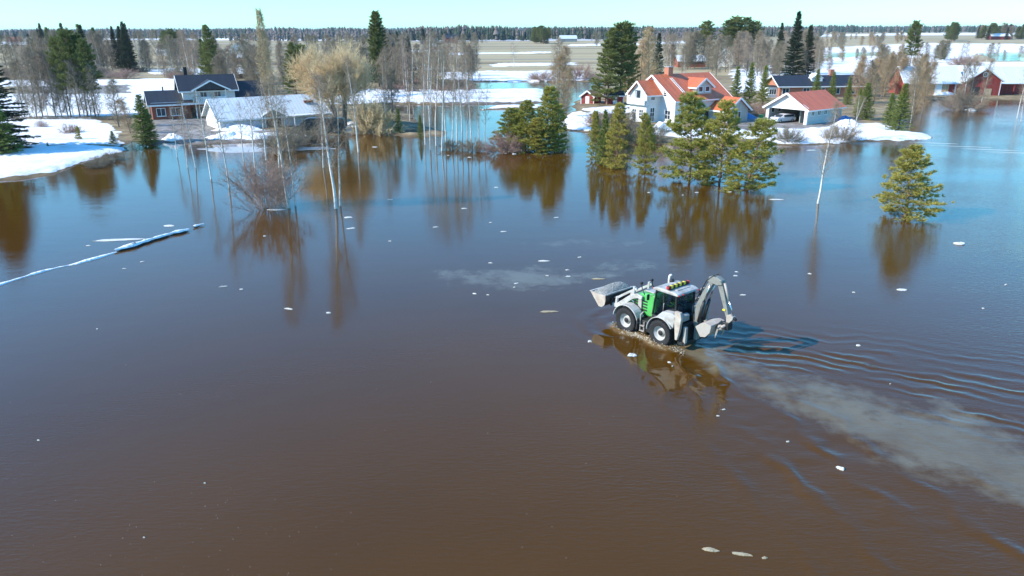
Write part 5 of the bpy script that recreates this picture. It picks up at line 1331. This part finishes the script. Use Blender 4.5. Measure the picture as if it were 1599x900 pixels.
tree('red_bush', 418, 326, 240, 'reddish bush standing in water around birch stems', var=0, wide=1.0)
tree('near_birch', 452, 325, 128, 'birch rising from the reddish flooded bush', var=1, wide=.85)
tree('thin_birch', 461, 322, 170, 'slender second birch rising from the reddish flooded bush', wide=.9)
tree('near_birch', 524, 326, 122, 'white birch in open water before the willow', var=0, wide=.85, rz=2.2)
tree('thin_birch', 531, 322, 160, 'slender birch twinned with the white birch in open water', wide=1.0)
tree('thin_birch', 358, 292, 150, 'thin birch in water left of the reddish bush', wide=.9)
tree('thin_birch', 330, 280, 152, 'thin birch in water below the gravel yard', wide=.9)
tree('thin_birch', 306, 262, 158, 'thin birch in water left of the gravel yard pair', wide=.9)
tree('thin_birch', 293, 262, 172, 'thin short birch in water near the small green spruce', wide=.9)
tree('thin_birch', 398, 262, 150, 'thin birch in water before the white garage', wide=.9)
tree('thin_birch', 416, 250, 132, 'slim birch in water right of the garage doorway', wide=.9)
tree('near_birch', 436, 262, 118, 'tall birch in water between garage and reddish bush', wide=.75, var=1)
tree('thin_birch', 381, 252, 162, 'short slim birch before the garage wall', wide=.9)
tree('thin_birch', 277, 246, 168, 'slim birch beside the gravel yard water edge', wide=.9)
tree('thin_birch', 505, 262, 120, 'slim birch left of the open water pair', wide=.9)
tree('near_birch', 560, 238, 92, 'tall birch in water before the willow trunk', wide=.7, var=0)
tree('grey_bush', 470, 226, 190, 'low bare bush in the water before the dark van', var=0, wide=1.4)
tree('grey_bush', 440, 236, 200, 'low bare bush at the grey ice edge', var=1, wide=1.2)
row = []
for i, (x, b, t) in enumerate(((672, 235, 92), (681, 228, 80), (690, 236, 84), (697, 224, 78), (706, 230, 100), (713, 226, 88), (722, 232, 82), (730, 224, 90), (738, 236, 104), (748, 228, 118), (664, 226, 110), (757, 232, 130))):
    row.append(tree('thin_birch', x, b, t, 'slim white birch in the cluster flooded right of the golden bush', 'birches flooded right of the golden bush', wide=.8))
name_in_order(row)
row = []
for x, b, t in ((704, 234, 216), (738, 236, 214)):
    row.append(tree('grey_bush', x, b, t, 'low tan brush at the foot of the flooded white birches', 'brush under the flooded birches', wide=1.1))
name_in_order(row)
# --- left yard
tree('big_spruce', -14, 240, 38, 'huge dark spruce cut by the left picture edge', wide=1.5, var=0, rz=.5)
tree('young_spruce', 6, 246, 148, 'dense dark green conifer at the left edge below the huge spruce', wide=1.3, var=0)
tree('young_spruce', 228, 226, 148, 'bright green spruce at the water edge left of the gravel yard', wide=1.05, var=1)
tree('young_spruce', 236, 224, 170, 'smaller spruce tucked right behind the bright green one', wide=1.1, var=2)
tree('grey_tree', 186, 202, 128, 'bare grey tree left of the bright green spruce', wide=1.1)
tree('tan_tree', 205, 212, 158, 'brown bare shrubby tree by the bright green spruce', wide=1.1)
tree('young_pine', 124, 223, 198, 'little pine sapling on the snowy yard', wide=.8, var=1)
tree('young_spruce', 178, 228, 205, 'small spread spruce at the snow edge', wide=1.5, var=1)
tree('young_spruce', 76, 234, 222, 'tiny dark spruce seedling on the snow', wide=1.0, var=2)
for i, (x, y) in enumerate(((158, 256), (176, 250), (150, 262))):
    tree('grey_bush', x, y, y - 14, ('left', 'right', 'lowest')[i] + ' one of three tan tufts in water off the snowy point', wide=1.4)
tree('red_bush', 112, 212, 192, 'small tan bush on the snowy yard beside the sapling', wide=1.0)
tree('red_bush', 66, 203, 187, 'small brown bush on the snow below the dark row', wide=.9)
row = []
for i, (x, b, t) in enumerate(((48, 188, 95), (58, 190, 84), (68, 187, 78), (76, 188, 90), (88, 186, 82), (108, 186, 90), (116, 188, 96), (40, 187, 100), (98, 188, 110))):
    row.append(tree('grey_tree' if i % 3 else 'birch', x, b, t, 'bare dark stemmed tree in the row behind the snowy yard', 'bare row behind the snowy yard', wide=.75))
name_in_order(row)
row = []
for i, (x, b, t) in enumerate(((126, 188, 52), (138, 187, 58), (150, 188, 66), (112, 187, 62))):
    row.append(tree('tall_pine', x, b, t, 'tall pine of the clump behind the snowy yard', 'tall pines behind the snowy yard', wide=.75, var=i))
name_in_order(row)
row = []
for i, (x, b, t) in enumerate(((144, 188, 92), (156, 189, 105), (133, 189, 98))):
    row.append(tree('grey_tree', x, b, t, 'bare tree among the tall pines behind the snowy yard', 'bare trees among the left pines', wide=.7))
name_in_order(row)
row = []
for x in (20, 35, 52, 70, 90, 110, 132, 150, 170, 185):
    row.append(tree('grey_bush', x, 190, 180, 'low dark brush along the back of the snowy yard', 'brush behind the snowy yard', wide=1.6))
name_in_order(row)
# --- around the buildings on the left
tree('willow', 536, 203, 34, 'huge golden crowned willow behind the dark van', wide=.86, rz=.6)
tree('gold_bush', 585, 208, 154, 'rounded golden bush at the water edge', wide=.85)
tree('young_spruce', 623, 209, 170, 'small green spruce right of the golden bush', wide=.85, var=0)
tree('young_spruce', 657, 216, 180, 'small pointed spruce beside the flooded birches', wide=.7, var=1)
tree('birch', 604, 208, 95, 'white birch between the golden bush and small spruce', wide=.8)
tree('grey_tree', 612, 202, 110, 'bare tree behind the small green spruce', wide=.9)
tree('birch', 640, 190, 88, 'white birch standing behind the small spruces', wide=.8)
tree('larch', 422, 178, 17, 'tall bare spire shaped tree behind the white garage', wide=.42, var=1)
tree('full_pine', 463, 150, 68, 'full dark green pine left of the willow', wide=1.15, var=0)
tree('tall_pine', 478, 146, 72, 'second dark pine half hidden by the willow', wide=1.1, var=1)
tree('full_pine', 338, 136, 40, 'big pine behind the navy roofed house', wide=1.0, var=1)
tree('full_pine', 326, 132, 62, 'smaller pine left of the big pine behind the navy roof', wide=.9, var=0)
tree('round_spruce', 593, 138, 18, 'tall broad spruce breaking the skyline left of centre', wide=1.0)
tree('spruce', 640, 132, 57, 'dark slender spruce right of the tall broad one', wide=1.2)
tree('spruce', 660, 128, 82, 'grey green spruce below the dark slender one', wide=1.4)
tree('spruce', 622, 100, 50, 'distant narrow spruce beside the tall broad one', wide=1.0)
wood(['grey_tree', 'birch', 'grey_tree'], (345, 460, 124, 150), 26, (8, 13), 'bare tree in the grove behind the white garage', 'grove behind the white garage', 11, .95)
wood(['birch', 'thin_birch', 'grey_tree'], (560, 680, 128, 160), 30, (10, 16), 'bare birch in the grove behind the golden bush', 'grove behind the golden bush', 12, .85)
wood(['grey_tree', 'birch'], (680, 745, 116, 135), 14, (8, 14), 'bare birch in the thin grove before the tan fields', 'thin grove before the tan fields', 13, .85)
wood(['grey_bush', 'red_bush'], (600, 760, 133, 146), 14, (2, 3.5), 'leafless bush along the snowy embankment', 'bushes along the embankment', 14, 1.2)
wood(['grey_tree', 'birch', 'birch'], (10, 315, 104, 124), 74, (10, 16), 'bare birch in the wide grove behind the snowfield', 'wide grove behind the left snowfield', 15, .9)
wood(['spruce', 'full_pine'], (60, 215, 92, 112), 12, (15, 20), {'spruce': 'spruce rising out of the wide left grove', 'full_pine': 'pine rising out of the wide left grove'}, 'conifers in the wide left grove', 16, 1.0)
wood(['spruce'], (178, 212, 108, 116), 5, (17, 20), 'dark spruce of the tall cluster in the left grove', 'tall spruce cluster in the left grove', 17, 1.0)
wood(['full_pine', 'tall_pine'], (258, 298, 88, 92), 9, (13, 17), 'pine of the round copse by the far tan field', 'round copse by the far tan field', 18, 1.3)
wood(['grey_bush', 'grey_bush', 'red_bush'], (10, 300, 112, 126), 22, (2.5, 5), 'leafless thicket bush under the wide left grove', 'thicket under the wide left grove', 19, 1.5)
wood(['grey_tree', 'birch'], (300, 420, 88, 112), 22, (9, 14), 'bare tree scattered behind the navy roofed house', 'bare trees behind the navy roof', 20, 1.0)
wood(['grey_tree', 'birch', 'grey_tree'], (430, 640, 84, 118), 34, (9, 14), 'bare tree far behind the willow', 'bare trees far behind the willow', 21, 1.0)
# --- centre and right
tree('full_pine', 948, 166, 46, 'big green pine left of the red roofed house', wide=1.15, var=0)
tree('tall_pine', 968, 164, 40, 'tallest pine left of the red roofed house', wide=1.15, var=0)
tree('full_pine', 980, 160, 44, 'right pine of the group beside the red roofed house', wide=.9, var=1)
tree('larch', 1012, 150, 45, 'pale brown larch behind the red roofed house', wide=1.0, var=0)
tree('spruce', 1025, 140, 52, 'spruce hidden behind the pale brown larch', wide=1.0)
tree('larch', 998, 156, 62, 'smaller tan larch at the pines beside the red house', wide=1.0, var=1)
tree('tan_tree', 871, 206, 92, 'tall tan bare tree beside the flooded pine clump', wide=.95)
tree('tan_tree', 885, 186, 110, 'bare tan tree near the snowy shore', wide=.9)
tree('birch', 869, 132, 62, 'bare birch on the bank of the blue pool', wide=1.1)
tree('tan_tree', 880, 130, 75, 'tan bare tree on the bank of the blue pool', wide=1.2)
tree('thin_birch', 803, 106, 68, 'lone bare birch in the tan field', wide=1.4)
tree('red_bush', 903, 126, 98, 'rounded brown bush by the blue pool', wide=1.3, var=1)
tree('red_bush', 846, 127, 110, 'low brown bush on the bank left of the blue pool', wide=1.6, var=1)
tree('grey_bush', 1010, 222, 190, 'bare bush on the shore before the red roofed house', wide=1.3)
tree('grey_bush', 975, 216, 184, 'grey bush on the shore below the dark shed', wide=1.2)
tree('red_bush', 945, 200, 170, 'brown bush between the two red sheds and water', wide=1.3)
for i, (x, b, t) in enumerate(((1147, 172, 104), (1168, 172, 98), (1190, 168, 102))):
    tree('young_spruce', x, b, t, ('left', 'middle', 'right')[i] + ' one of three narrow spruces between house and carport', wide=.75, var=i)
for i, (x, b, t) in enumerate(((1272, 160, 108), (1297, 160, 112), (1322, 166, 120))):
    tree('young_spruce', x, b, t, ('left', 'middle', 'right')[i] + ' one of three narrow spruces before the brick bungalow', wide=.75, var=i + 1)
tree('young_spruce', 1348, 190, 130, 'dense bright spruce right of the carport', wide=1.15, var=0)
tree('young_spruce', 1386, 200, 145, 'half hidden spruce left of the biggest one on the spit', wide=.9, var=2)
tree('young_spruce', 1402, 208, 131, 'biggest green spruce on the snowy spit', wide=1.05, var=1)
tree('young_spruce', 1338, 184, 138, 'slim spruce touching the bright one right of the carport', wide=.8, var=2)
tree('young_spruce', 1040, 190, 150, 'dark young spruce against the white house gable', wide=.7, var=0)
tree('red_bush', 1180, 184, 158, 'leafless brown bush left of the carport', wide=1.3, var=0)
tree('red_bush', 1135, 178, 150, 'leafless brown bush beside the grey porch', wide=1.1, var=1)
tree('grey_bush', 1312, 222, 192, 'bare bush on the snow beside the carport birch', wide=1.1)
tree('grey_bush', 1232, 224, 196, 'small bare bush on the snow before the carport', wide=1.0)
tree('spruce', 1235, 134, 17, 'tallest dark spruce behind the bungalow', wide=1.05, var=0)
tree('spruce', 1256, 130, 39, 'shorter dark spruce right of the tallest one', wide=1.1, var=1)
tree('spruce', 1213, 118, 36, 'dark spruce left of the tallest one', wide=.9, var=2)
tree('tall_pine', 1097, 96, 35, 'dark topped pine above the red roof', wide=1.3, var=1)
row = []
for i, x in enumerate((1134, 1148, 1160, 1174)):
    row.append(tree('tall_pine', x, 98, (34, 28, 30, 36)[i], 'dark topped pine in the skyline group above the gabled house', 'skyline pines above the gabled house', wide=1.25, var=i))
name_in_order(row)
wood(['grey_tree', 'birch', 'birch', 'grey_tree'], (1040, 1275, 100, 122), 62, (9, 15), 'bare birch in the grove behind the red roofed house', 'grove behind the red roofed house', 30, .95)
wood(['birch', 'grey_tree'], (1190, 1280, 116, 134), 14, (9, 13), 'bare tree between the bungalow and dark spruces', 'bare trees by the dark spruces', 31, .9)
wood(['grey_tree', 'tan_tree', 'grey_tree'], (1335, 1450, 126, 166), 30, (6, 11), 'bare tree in the thicket between bungalow and barn', 'thicket between bungalow and barn', 32, 1.0)
wood(['grey_tree', 'tan_tree'], (1280, 1460, 92, 120), 24, (5, 9), 'bare scrubby tree on the snowfield behind the bungalow', 'scrub on the right snowfield', 33, 1.1)
tree('tall_pine', 1418, 118, 36, 'tall lone pine between the bungalow and barn', wide=.8, var=2)
tree('birch', 1424, 112, 38, 'bare birch beside the tall lone pine', wide=.8)
tree('tan_tree', 1425, 188, 100, 'tan bare tree at the water edge left of the barn', wide=.9)
tree('birch', 1422, 192, 108, 'pale birch at the water edge left of the barn', wide=.7)
tree('tan_tree', 1440, 178, 112, 'second tan tree at the water edge left of the barn', wide=.9)
tree('grey_tree', 1498, 172, 100, 'bare tree on the islet before the barn gable', wide=.7)
tree('birch', 1512, 172, 98, 'white birch on the islet before the barn gable', wide=.6)
tree('birch', 1530, 168, 96, 'leaning white birch right of the islet', wide=.6, lean=(0, .06))
tree('grey_bush', 1502, 172, 135, 'thick grey bush on the islet', wide=1.0)
tree('thin_birch', 1588, 185, 100, 'thin white birch in water at the right edge', wide=.7)
tree('thin_birch', 1594, 190, 120, 'thin leaning birch in water at the far right edge', wide=.7, lean=(0, .08))
tree('red_bush', 1508, 104, 84, 'brown bush on the snow behind the barn roof', wide=1.5)
wood(['grey_tree', 'full_pine'], (1455, 1480, 94, 100), 6, (7, 10), 'dark scrubby tree behind the left barn roof', 'scrub behind the left barn roof', 34, 1.2)
wood(['grey_tree', 'birch'], (1500, 1600, 92, 104), 10, (5, 9), 'bare birch on the flooded field behind the barn', 'birches behind the barn', 35, .9)
# --- copses far out on the fields
wood(['full_pine', 'tall_pine', 'spruce'], (832, 858, 68, 70), 11, (14, 20), 'conifer of the lone copse on the tan fields', 'lone copse on the tan fields', 40, 1.4, 3)
wood(['full_pine', 'tall_pine'], (1477, 1492, 63, 66), 8, (17, 23), 'pine of the narrow copse on the right fields', 'narrow copse on the right fields', 41, 1.3, 3)
wood(['full_pine', 'tall_pine', 'spruce', 'grey_tree'], (1526, 1596, 60, 63), 26, (15, 22), 'tree of the broad copse at the far right', 'broad copse at the far right', 42, 1.4, 3)
wood(['grey_tree', 'birch'], (600, 760, 66, 84), 26, (8, 13), 'bare tree around the far farm buildings', 'trees round the far farm', 43, 1.1, 3)
wood(['spruce'], (600, 690, 64, 74), 5, (14, 19), 'spruce standing by the far farm buildings', 'spruces by the far farm', 44, 1.1, 3)
wood(['grey_tree', 'birch'], (920, 1110, 66, 92), 34, (9, 14), 'bare tree on the fields far behind the red roof', 'far trees behind the red roof', 45, 1.1, 3)
wood(['grey_tree', 'grey_tree', 'tan_tree'], (1250, 1420, 60, 84), 40, (7, 12), 'bare tree in the far scrub of the right fields', 'far scrub of the right fields', 46, 1.3, 3)
wood(['grey_tree', 'birch', 'spruce'], (0, 250, 66, 90), 40, (9, 16), {'grey_tree': 'bare tree between the left grove and forest', 'birch': 'bare tree between the left grove and forest', 'spruce': 'far spruce between the left grove and forest'}, 'far trees between the left grove and forest', 47, 1.2, 3)

# --- the forest on the horizon: too far off to count
def forest():
    rng = np.random.default_rng(5); V, T, Cc = [], [], []; n = 6
    # (x0, x1, base row of the picture's ground, depth factor, count, share of conifers, height)
    belts = [(-300, 620, 58, 1.7, 1900, .6, 19), (600, 840, 62, 1.25, 620, .8, 18), (820, 1010, 61, 1.25, 620, .85, 18), (1000, 1260, 59, 1.4, 620, .6, 17), (1240, 1900, 53.5, 1.5, 1100, .75, 22),
             (-400, 2000, 50.5, 1.8, 2600, .9, 26), (-400, 2000, 49.0, 1.5, 1700, .95, 32), (380, 600, 62, 1.3, 260, .3, 13), (1000, 1110, 64, 1.3, 120, .3, 12)]
    base = 0
    for x0, x1, row, dep, cnt, con, hh in belts:
        hor = 46
        for i in range(cnt):
            px = rng.uniform(x0, x1); d0 = CAM_H * F_PX / (row - 46) / math.cos(PITCH) ** 0; d = d0 * rng.uniform(1, dep)
            x = (px - 799.5) / F_PX * d * .944 * 1.0; y = d * .944
            c = rng.uniform() < con; h = hh * rng.uniform(.75, 1.15) * (.72 + .6 * float(fbm(np.array([px * .022 + row]), np.array([row * 3.3]), 3)[0])); r = h * (rng.uniform(.13, .2) if c else rng.uniform(.16, .26)) * max(1, d / 2500)
            tiers = [(.12, 1.0), (.40, .78), (.68, .5)] if c else [(.15, .7), (.45, 1.0), (.75, .7)]
            for (zb, rr) in tiers:
                ph = rng.uniform(0, 6.28); ring = [(x + r * rr * rng.uniform(.6, 1.2) * math.cos(ph + 6.283 * k / n), y + r * rr * rng.uniform(.6, 1.2) * math.sin(ph + 6.283 * k / n), h * (zb + rng.uniform(-.06, .06))) for k in range(n)]
                V += ring + [(x + rng.normal(0, .2), y, h * min(1.0, zb + .42 + rng.uniform(-.05, .05)))]
                T += [(base + k, base + (k + 1) % n, base + n) for k in range(n)]; base += n + 1
                col = (.028, .045, .025) if c else (.12, .10, .09); f = rng.uniform(.75, 1.3); Cc += [(col[0] * f, col[1] * f, col[2] * f, 1)] * (n + 1)
    me = np_mesh('forest', np.array(V), tris=np.array(T)); at_ = me.color_attributes.new('leaf', 'FLOAT_COLOR', 'POINT'); at_.data.foreach_set('color', np.array(Cc, dtype=np.float32).ravel())
    mt, nt, b = _nt('forest'); a = nt.nodes.new('ShaderNodeVertexColor'); a.layer_name = 'leaf'; nt.links.new(a.outputs[0], b.inputs['Base Color']); b.inputs['Roughness'].default_value = .9
    o = link('forest', me, mt); tag(o, 'dark forest belt along the whole horizon', 'forest', kind='stuff')
forest()

# ------------------------------------------------------------------ ice and debris on the water
def floe_mesh(seed, irregular=.3, thick=.1):
    rng = np.random.default_rng(seed); n = 14; ang = np.sort(rng.uniform(0, 6.283, n) * .25 + np.arange(n) * 6.283 / n * .75 + np.arange(n) * 6.283 / n * .25)
    rad = 1 + rng.normal(0, irregular * .5, n); V = []
    for k in range(n): V.append((rad[k] * math.cos(ang[k]) * .94, rad[k] * math.sin(ang[k]) * .94, -.06))
    for k in range(n): V.append((rad[k] * math.cos(ang[k]), rad[k] * math.sin(ang[k]), .25 * thick + rng.uniform(0, .3) * thick))
    for k in range(n): V.append((rad[k] * .62 * math.cos(ang[k]) + rng.normal(0, .05), rad[k] * .62 * math.sin(ang[k]) + rng.normal(0, .05), thick * rng.uniform(.5, 1.3)))
    V.append((0, 0, thick * 1.0))
    Fq = [(k, (k+1) % n, n + (k+1) % n, n + k) for k in range(n)] + [(n + k, n + (k+1) % n, 2*n + (k+1) % n, 2*n + k) for k in range(n)] + [(2*n + k, 2*n + (k+1) % n, 3*n) for k in range(n)]
    me = bpy.data.meshes.new('ice_floe'); me.from_pydata(V, [], Fq); me.update(); me.materials.append(M['ice']); return me
FL = [floe_mesh(s) for s in range(8)]
frng = random.Random(3)
def floe(px, py, rx, ry, label, group=None, rz=None, h=1.0, k=None):
    o = link('ice_floe', FL[frng.randrange(8) if k is None else k]); p = G(px, py); o.location = (p[0], p[1], 0); o.scale = (rx, ry, h * .5); o.rotation_euler = (0, 0, frng.uniform(-.5, .5) if rz is None else rz)
    return tag(o, label, 'ice floe', group)
FD = []
for me_ in FL:
    c_ = me_.copy(); c_.materials.clear(); c_.materials.append(M['dirty_ice']); FD.append(c_)
def dirty(*a, **k):
    o = floe(*a, **k); o.data = FD[FL.index(o.data)]; return o
floe(185, 375, 1.75, .35, 'long flat ice slab behind the snow covered dyke', rz=.15, h=1.2)
floe(264, 353, .45, .3, 'small ice slab above the dyke end')
floe(430, 328, 1.2, .28, 'ice slab at the foot of the reddish bush', rz=.0)
floe(544, 340, .42, .26, 'bright ice slab beside the white birch reflection', rz=0)
floe(548, 357, .4, .2, 'ice slab just below the bright one near the birch')
floe(585, 230, .55, .2, 'ice scrap on the willow reflection')
floe(1212, 312, .62, .2, 'elongated ice slab left of the leaning birch foot', rz=-.15)
floe(1498, 381, .42, .36, 'chunky ice block right of the lone pine reflection', h=2.2)
floe(1408, 453, .45, .2, 'flat ice slab below the lone pine reflection')
floe(803, 241, .4, .25, 'ice chunk at the dense pine clump foot', h=2)
floe(849, 408, .38, .13, 'oblong ice slab left of the machine bucket', rz=0)
dirty(857, 487, .48, .14, 'tan ice slab left of the machine wheels', rz=.05)
dirty(934, 436, .42, .12, 'broken ice strip above the raised bucket', rz=0)
floe(988, 555, .26, .2, 'ice lump in front of the near wheels', h=1.3)
floe(921, 534, .12, .1, 'tiny ice lump left of the near wheels', h=1.3)
floe(1313, 732, .17, .12, 'pale ice lump in the wake at lower right', rz=-.8, h=1.4)
dirty(1109, 859, .24, .10, 'dirty tan ice scrap near the bottom, left of the long one', rz=-.2, k=2)
dirty(1158, 866, .34, .08, 'long dirty tan ice scrap near the bottom edge', rz=-.15, k=4)
dirty(1194, 872, .10, .05, 'small pale ice scrap right of the long dirty one')
floe(513, 489, .16, .1, 'small ice scrap right of the dyke on smooth water')
floe(452, 483, .3, .07, 'thin sliver of ice left of the small scrap', rz=-.3)
floe(350, 448, .3, .06, 'thin curled ice sliver below the dyke end', rz=.4)
floe(1268, 235, .8, .3, 'ice slab under the carport snow bank')
floe(1340, 540, .16, .1, 'tiny ice scrap in the wake far behind the machine')
scraps = []
for (x, y) in ((152, 514), (195, 420), (139, 384), (222, 409), (680, 355), (766, 348), (786, 362), (775, 293), (725, 326), (609, 377), (610, 312), (766, 411), (806, 443), (803, 449), (741, 459), (762, 461), (855, 431), (886, 422), (888, 432), (869, 340), (905, 402), (1149, 431),
               (1013, 301), (1088, 301), (1066, 305), (1333, 457), (1150, 425), (1570, 445), (1140, 300), (790, 240), (700, 243), (733, 246), (413, 369), (377, 452), (60, 688), (320, 755), (225, 840), (1265, 428), (1535, 482), (1161, 461), (1130, 640), (1121, 650), (1045, 566), (1050, 572), (1230, 690), (1390, 600)):
    q = G(x, y); s = frng.uniform(1.3, 2.9) * math.hypot(q[1], CAM_H) / F_PX * (.6 if y > 560 else 1)
    scraps.append(floe(x, y, s * frng.uniform(1, 2), s * .8, 'tiny white scrap of ice or foam adrift on open water', 'tiny ice scraps adrift on the flood', h=.8))
name_in_order(scraps)

# snow-covered dyke top running into the picture at the left
def dyke(pts, label, w, h, seed, dark=True):
    R = thing('dyke', label, 'dyke', (0, 0, 0)); rng = np.random.default_rng(seed)
    P = [G(x, y) for x, y in pts]; Q = []
    for i in range(len(P) - 1):
        n = max(2, int(np.linalg.norm(P[i+1] - P[i]) / .35))
        Q += [P[i] + (P[i+1] - P[i]) * k / n for k in range(n)]
    Q.append(P[-1]); L = len(Q)
    def ridge(name, ws, hs, off, z0, mat):
        V, Fq = [], []; m_ = 7
        for i, q in enumerate(Q):
            d = unit(Q[min(i+1, L-1)] - Q[max(i-1, 0)]); nrm = np.array([-d[1], d[0], 0]); e = min(1, min(i, L - 1 - i) / 3 + .05); jw = max(.25, 1 + 1.5 * (fbm(np.array([i * .45]), np.array([seed * 9.1]), 2)[0] - .5) * 2)
            for k in range(m_):
                t = -1 + 2 * k / (m_ - 1); V.append(tuple(q + nrm * (t * ws * jw * (.3 + .7 * e) + off) + np.array([0, 0, z0 + hs * e * (1 - t * t) * jw * (1 + rng.uniform(-.12, .12)) - (.08 if abs(t) == 1 else 0)])))
        for i in range(L - 1):
            for k in range(m_ - 1): a = i * m_ + k; Fq.append((a, a + 1, a + m_ + 1, a + m_))
        me = bpy.data.meshes.new(name); me.from_pydata(V, [], Fq); me.update(); me.polygons.foreach_set('use_smooth', np.ones(len(Fq), dtype=bool)); link(name, me, mat, R)
    ridge('snow_cap', w * (.8 if dark else 1), h * (.22 if dark else .4), -w * .12, h * .62 if dark else .02, M['snow'])
    if dark: ridge('shaded_bank', w * .85, h * .72, w * .1, -.03, M['dark_gap'])  # near-black ridge paints in the shaded near side of the dyke
dyke([(296, 361), (270, 367), (240, 376), (205, 387), (180, 394)], 'highest stretch of the snow capped dyke ridge', .30, .34, 1)
dyke([(182, 394), (160, 401), (135, 408), (118, 413), (92, 418), (68, 424), (34, 434), (0, 445), (-40, 456)], 'long thin snow line of the dyke running off the left edge', .19, .16, 2, False)
dyke([(302, 356), (310, 354), (318, 352)], 'small snow capped end lump of the dyke', .26, .3, 6)
# sheet of rotten grey ice below the snow piles
heap('ice_sheet', 'flat sheet of rotten grey ice before the garage snow', 'ice', 400, 233, 9.5, 2.6, .05, M['grey_ice'], -3, 31, .02)
heap('ice_sheet', 'smaller sheet of grey ice below the dark van', 'ice', 482, 232, 3.6, 1.6, .05, M['grey_ice'], 2, 32, .02)

for i, (x, y, l) in enumerate(((1468, 224, 3.4), (1505, 229, 4.4), (1548, 234, 4.2), (1588, 239, 4.4))):
    floe(x, y, l, .13, 'thin pale line of ice film on the water, ' + ('nearest the spit', 'second from the spit', 'third from the spit', 'at the right edge')[i], rz=-.3, h=.25)
def specks():
    rng = np.random.default_rng(8); V, T = [], []
    for i in range(95):
        px, py = (rng.normal(330, 140), rng.normal(835, 40)) if i < 60 else (rng.uniform(0, 1100), rng.uniform(560, 890))
        c = G(px, min(py, 898)); r = rng.uniform(.006, .015); b = len(V)
        V += [(c[0] + r * math.cos(a), c[1] + r * math.sin(a), 0.0) for a in (0, 2.1, 4.2)] + [(c[0], c[1], r * 1.2)]; T += [(b, b+1, b+3), (b+1, b+2, b+3), (b+2, b, b+3)]
    o = link('foam_specks', np_mesh('foam_specks', np.array(V), tris=np.array(T)), M['ice']); tag(o, 'tiny pale specks of foam scattered over the brown water', kind='stuff')
specks()

def splash():
    """broken foam and drops thrown up along the near wheels"""
    rng = np.random.default_rng(12); V, T = [], []
    for i in range(650):
        k = rng.uniform()
        if k < .55:
            lx, a = rng.choice([0., 2.45]), rng.uniform(0, 6.283); x = lx - .1 + 1.0 * math.cos(a) * rng.uniform(.7, 1.15); w = 1.0 + .62 * math.sin(a) * rng.uniform(.7, 1.15)
        else:
            x = rng.uniform(-1.9, 2.6); w = 1.3 + rng.normal(0, .16)
        if w < .75 and rng.uniform() < .7: continue
        c = MACH[:2] + FW * x + LF * w; r = rng.uniform(.007, .026) * (1 if rng.uniform() < .85 else 1.6); z = rng.uniform(0, .05) if rng.uniform() < .8 else rng.uniform(.03, .16); b = len(V); ph = rng.uniform(0, 6.28)
        V += [(c[0] + r * 1.4 * math.cos(ph + q), c[1] + r * math.sin(ph + q), z - .02) for q in (0, 1.57, 3.14, 4.71)] + [(c[0], c[1], z + r * .7), (c[0], c[1], z - r * .7)]
        for q in range(4): T += [(b + q, b + (q + 1) % 4, b + 4), (b + (q + 1) % 4, b + q, b + 5)]
    o = link('splash_foam', np_mesh('splash_foam', np.array(V), tris=np.array(T)), M['foam']); tag(o, 'broken tan foam and drops along the near wheels', kind='stuff')
M['foam'] = paint('foam', (.62, .56, .44), .5, var=.25, vscale=4)
splash()

# ------------------------------------------------------------------ the air: faint haze over the far fields
def haze():
    o = MB().box(-9000, 9000, -600, 14000, -2.0, 46.0).build('haze', None)
    mt = bpy.data.materials.new('haze'); mt.use_nodes = True; nt = mt.node_tree; nt.nodes.clear()
    out = nt.nodes.new('ShaderNodeOutputMaterial'); v = nt.nodes.new('ShaderNodeVolumePrincipled')
    v.inputs['Color'].default_value = (.78, .88, 1.0, 1); v.inputs['Density'].default_value = HAZE_DENSITY; v.inputs['Anisotropy'].default_value = .2
    nt.links.new(v.outputs[0], out.inputs['Volume']); o.data.materials.append(mt)
    tag(o, 'faint blue haze in the air over the far fields', kind='stuff')
HAZE_DENSITY = 0.00005
haze()
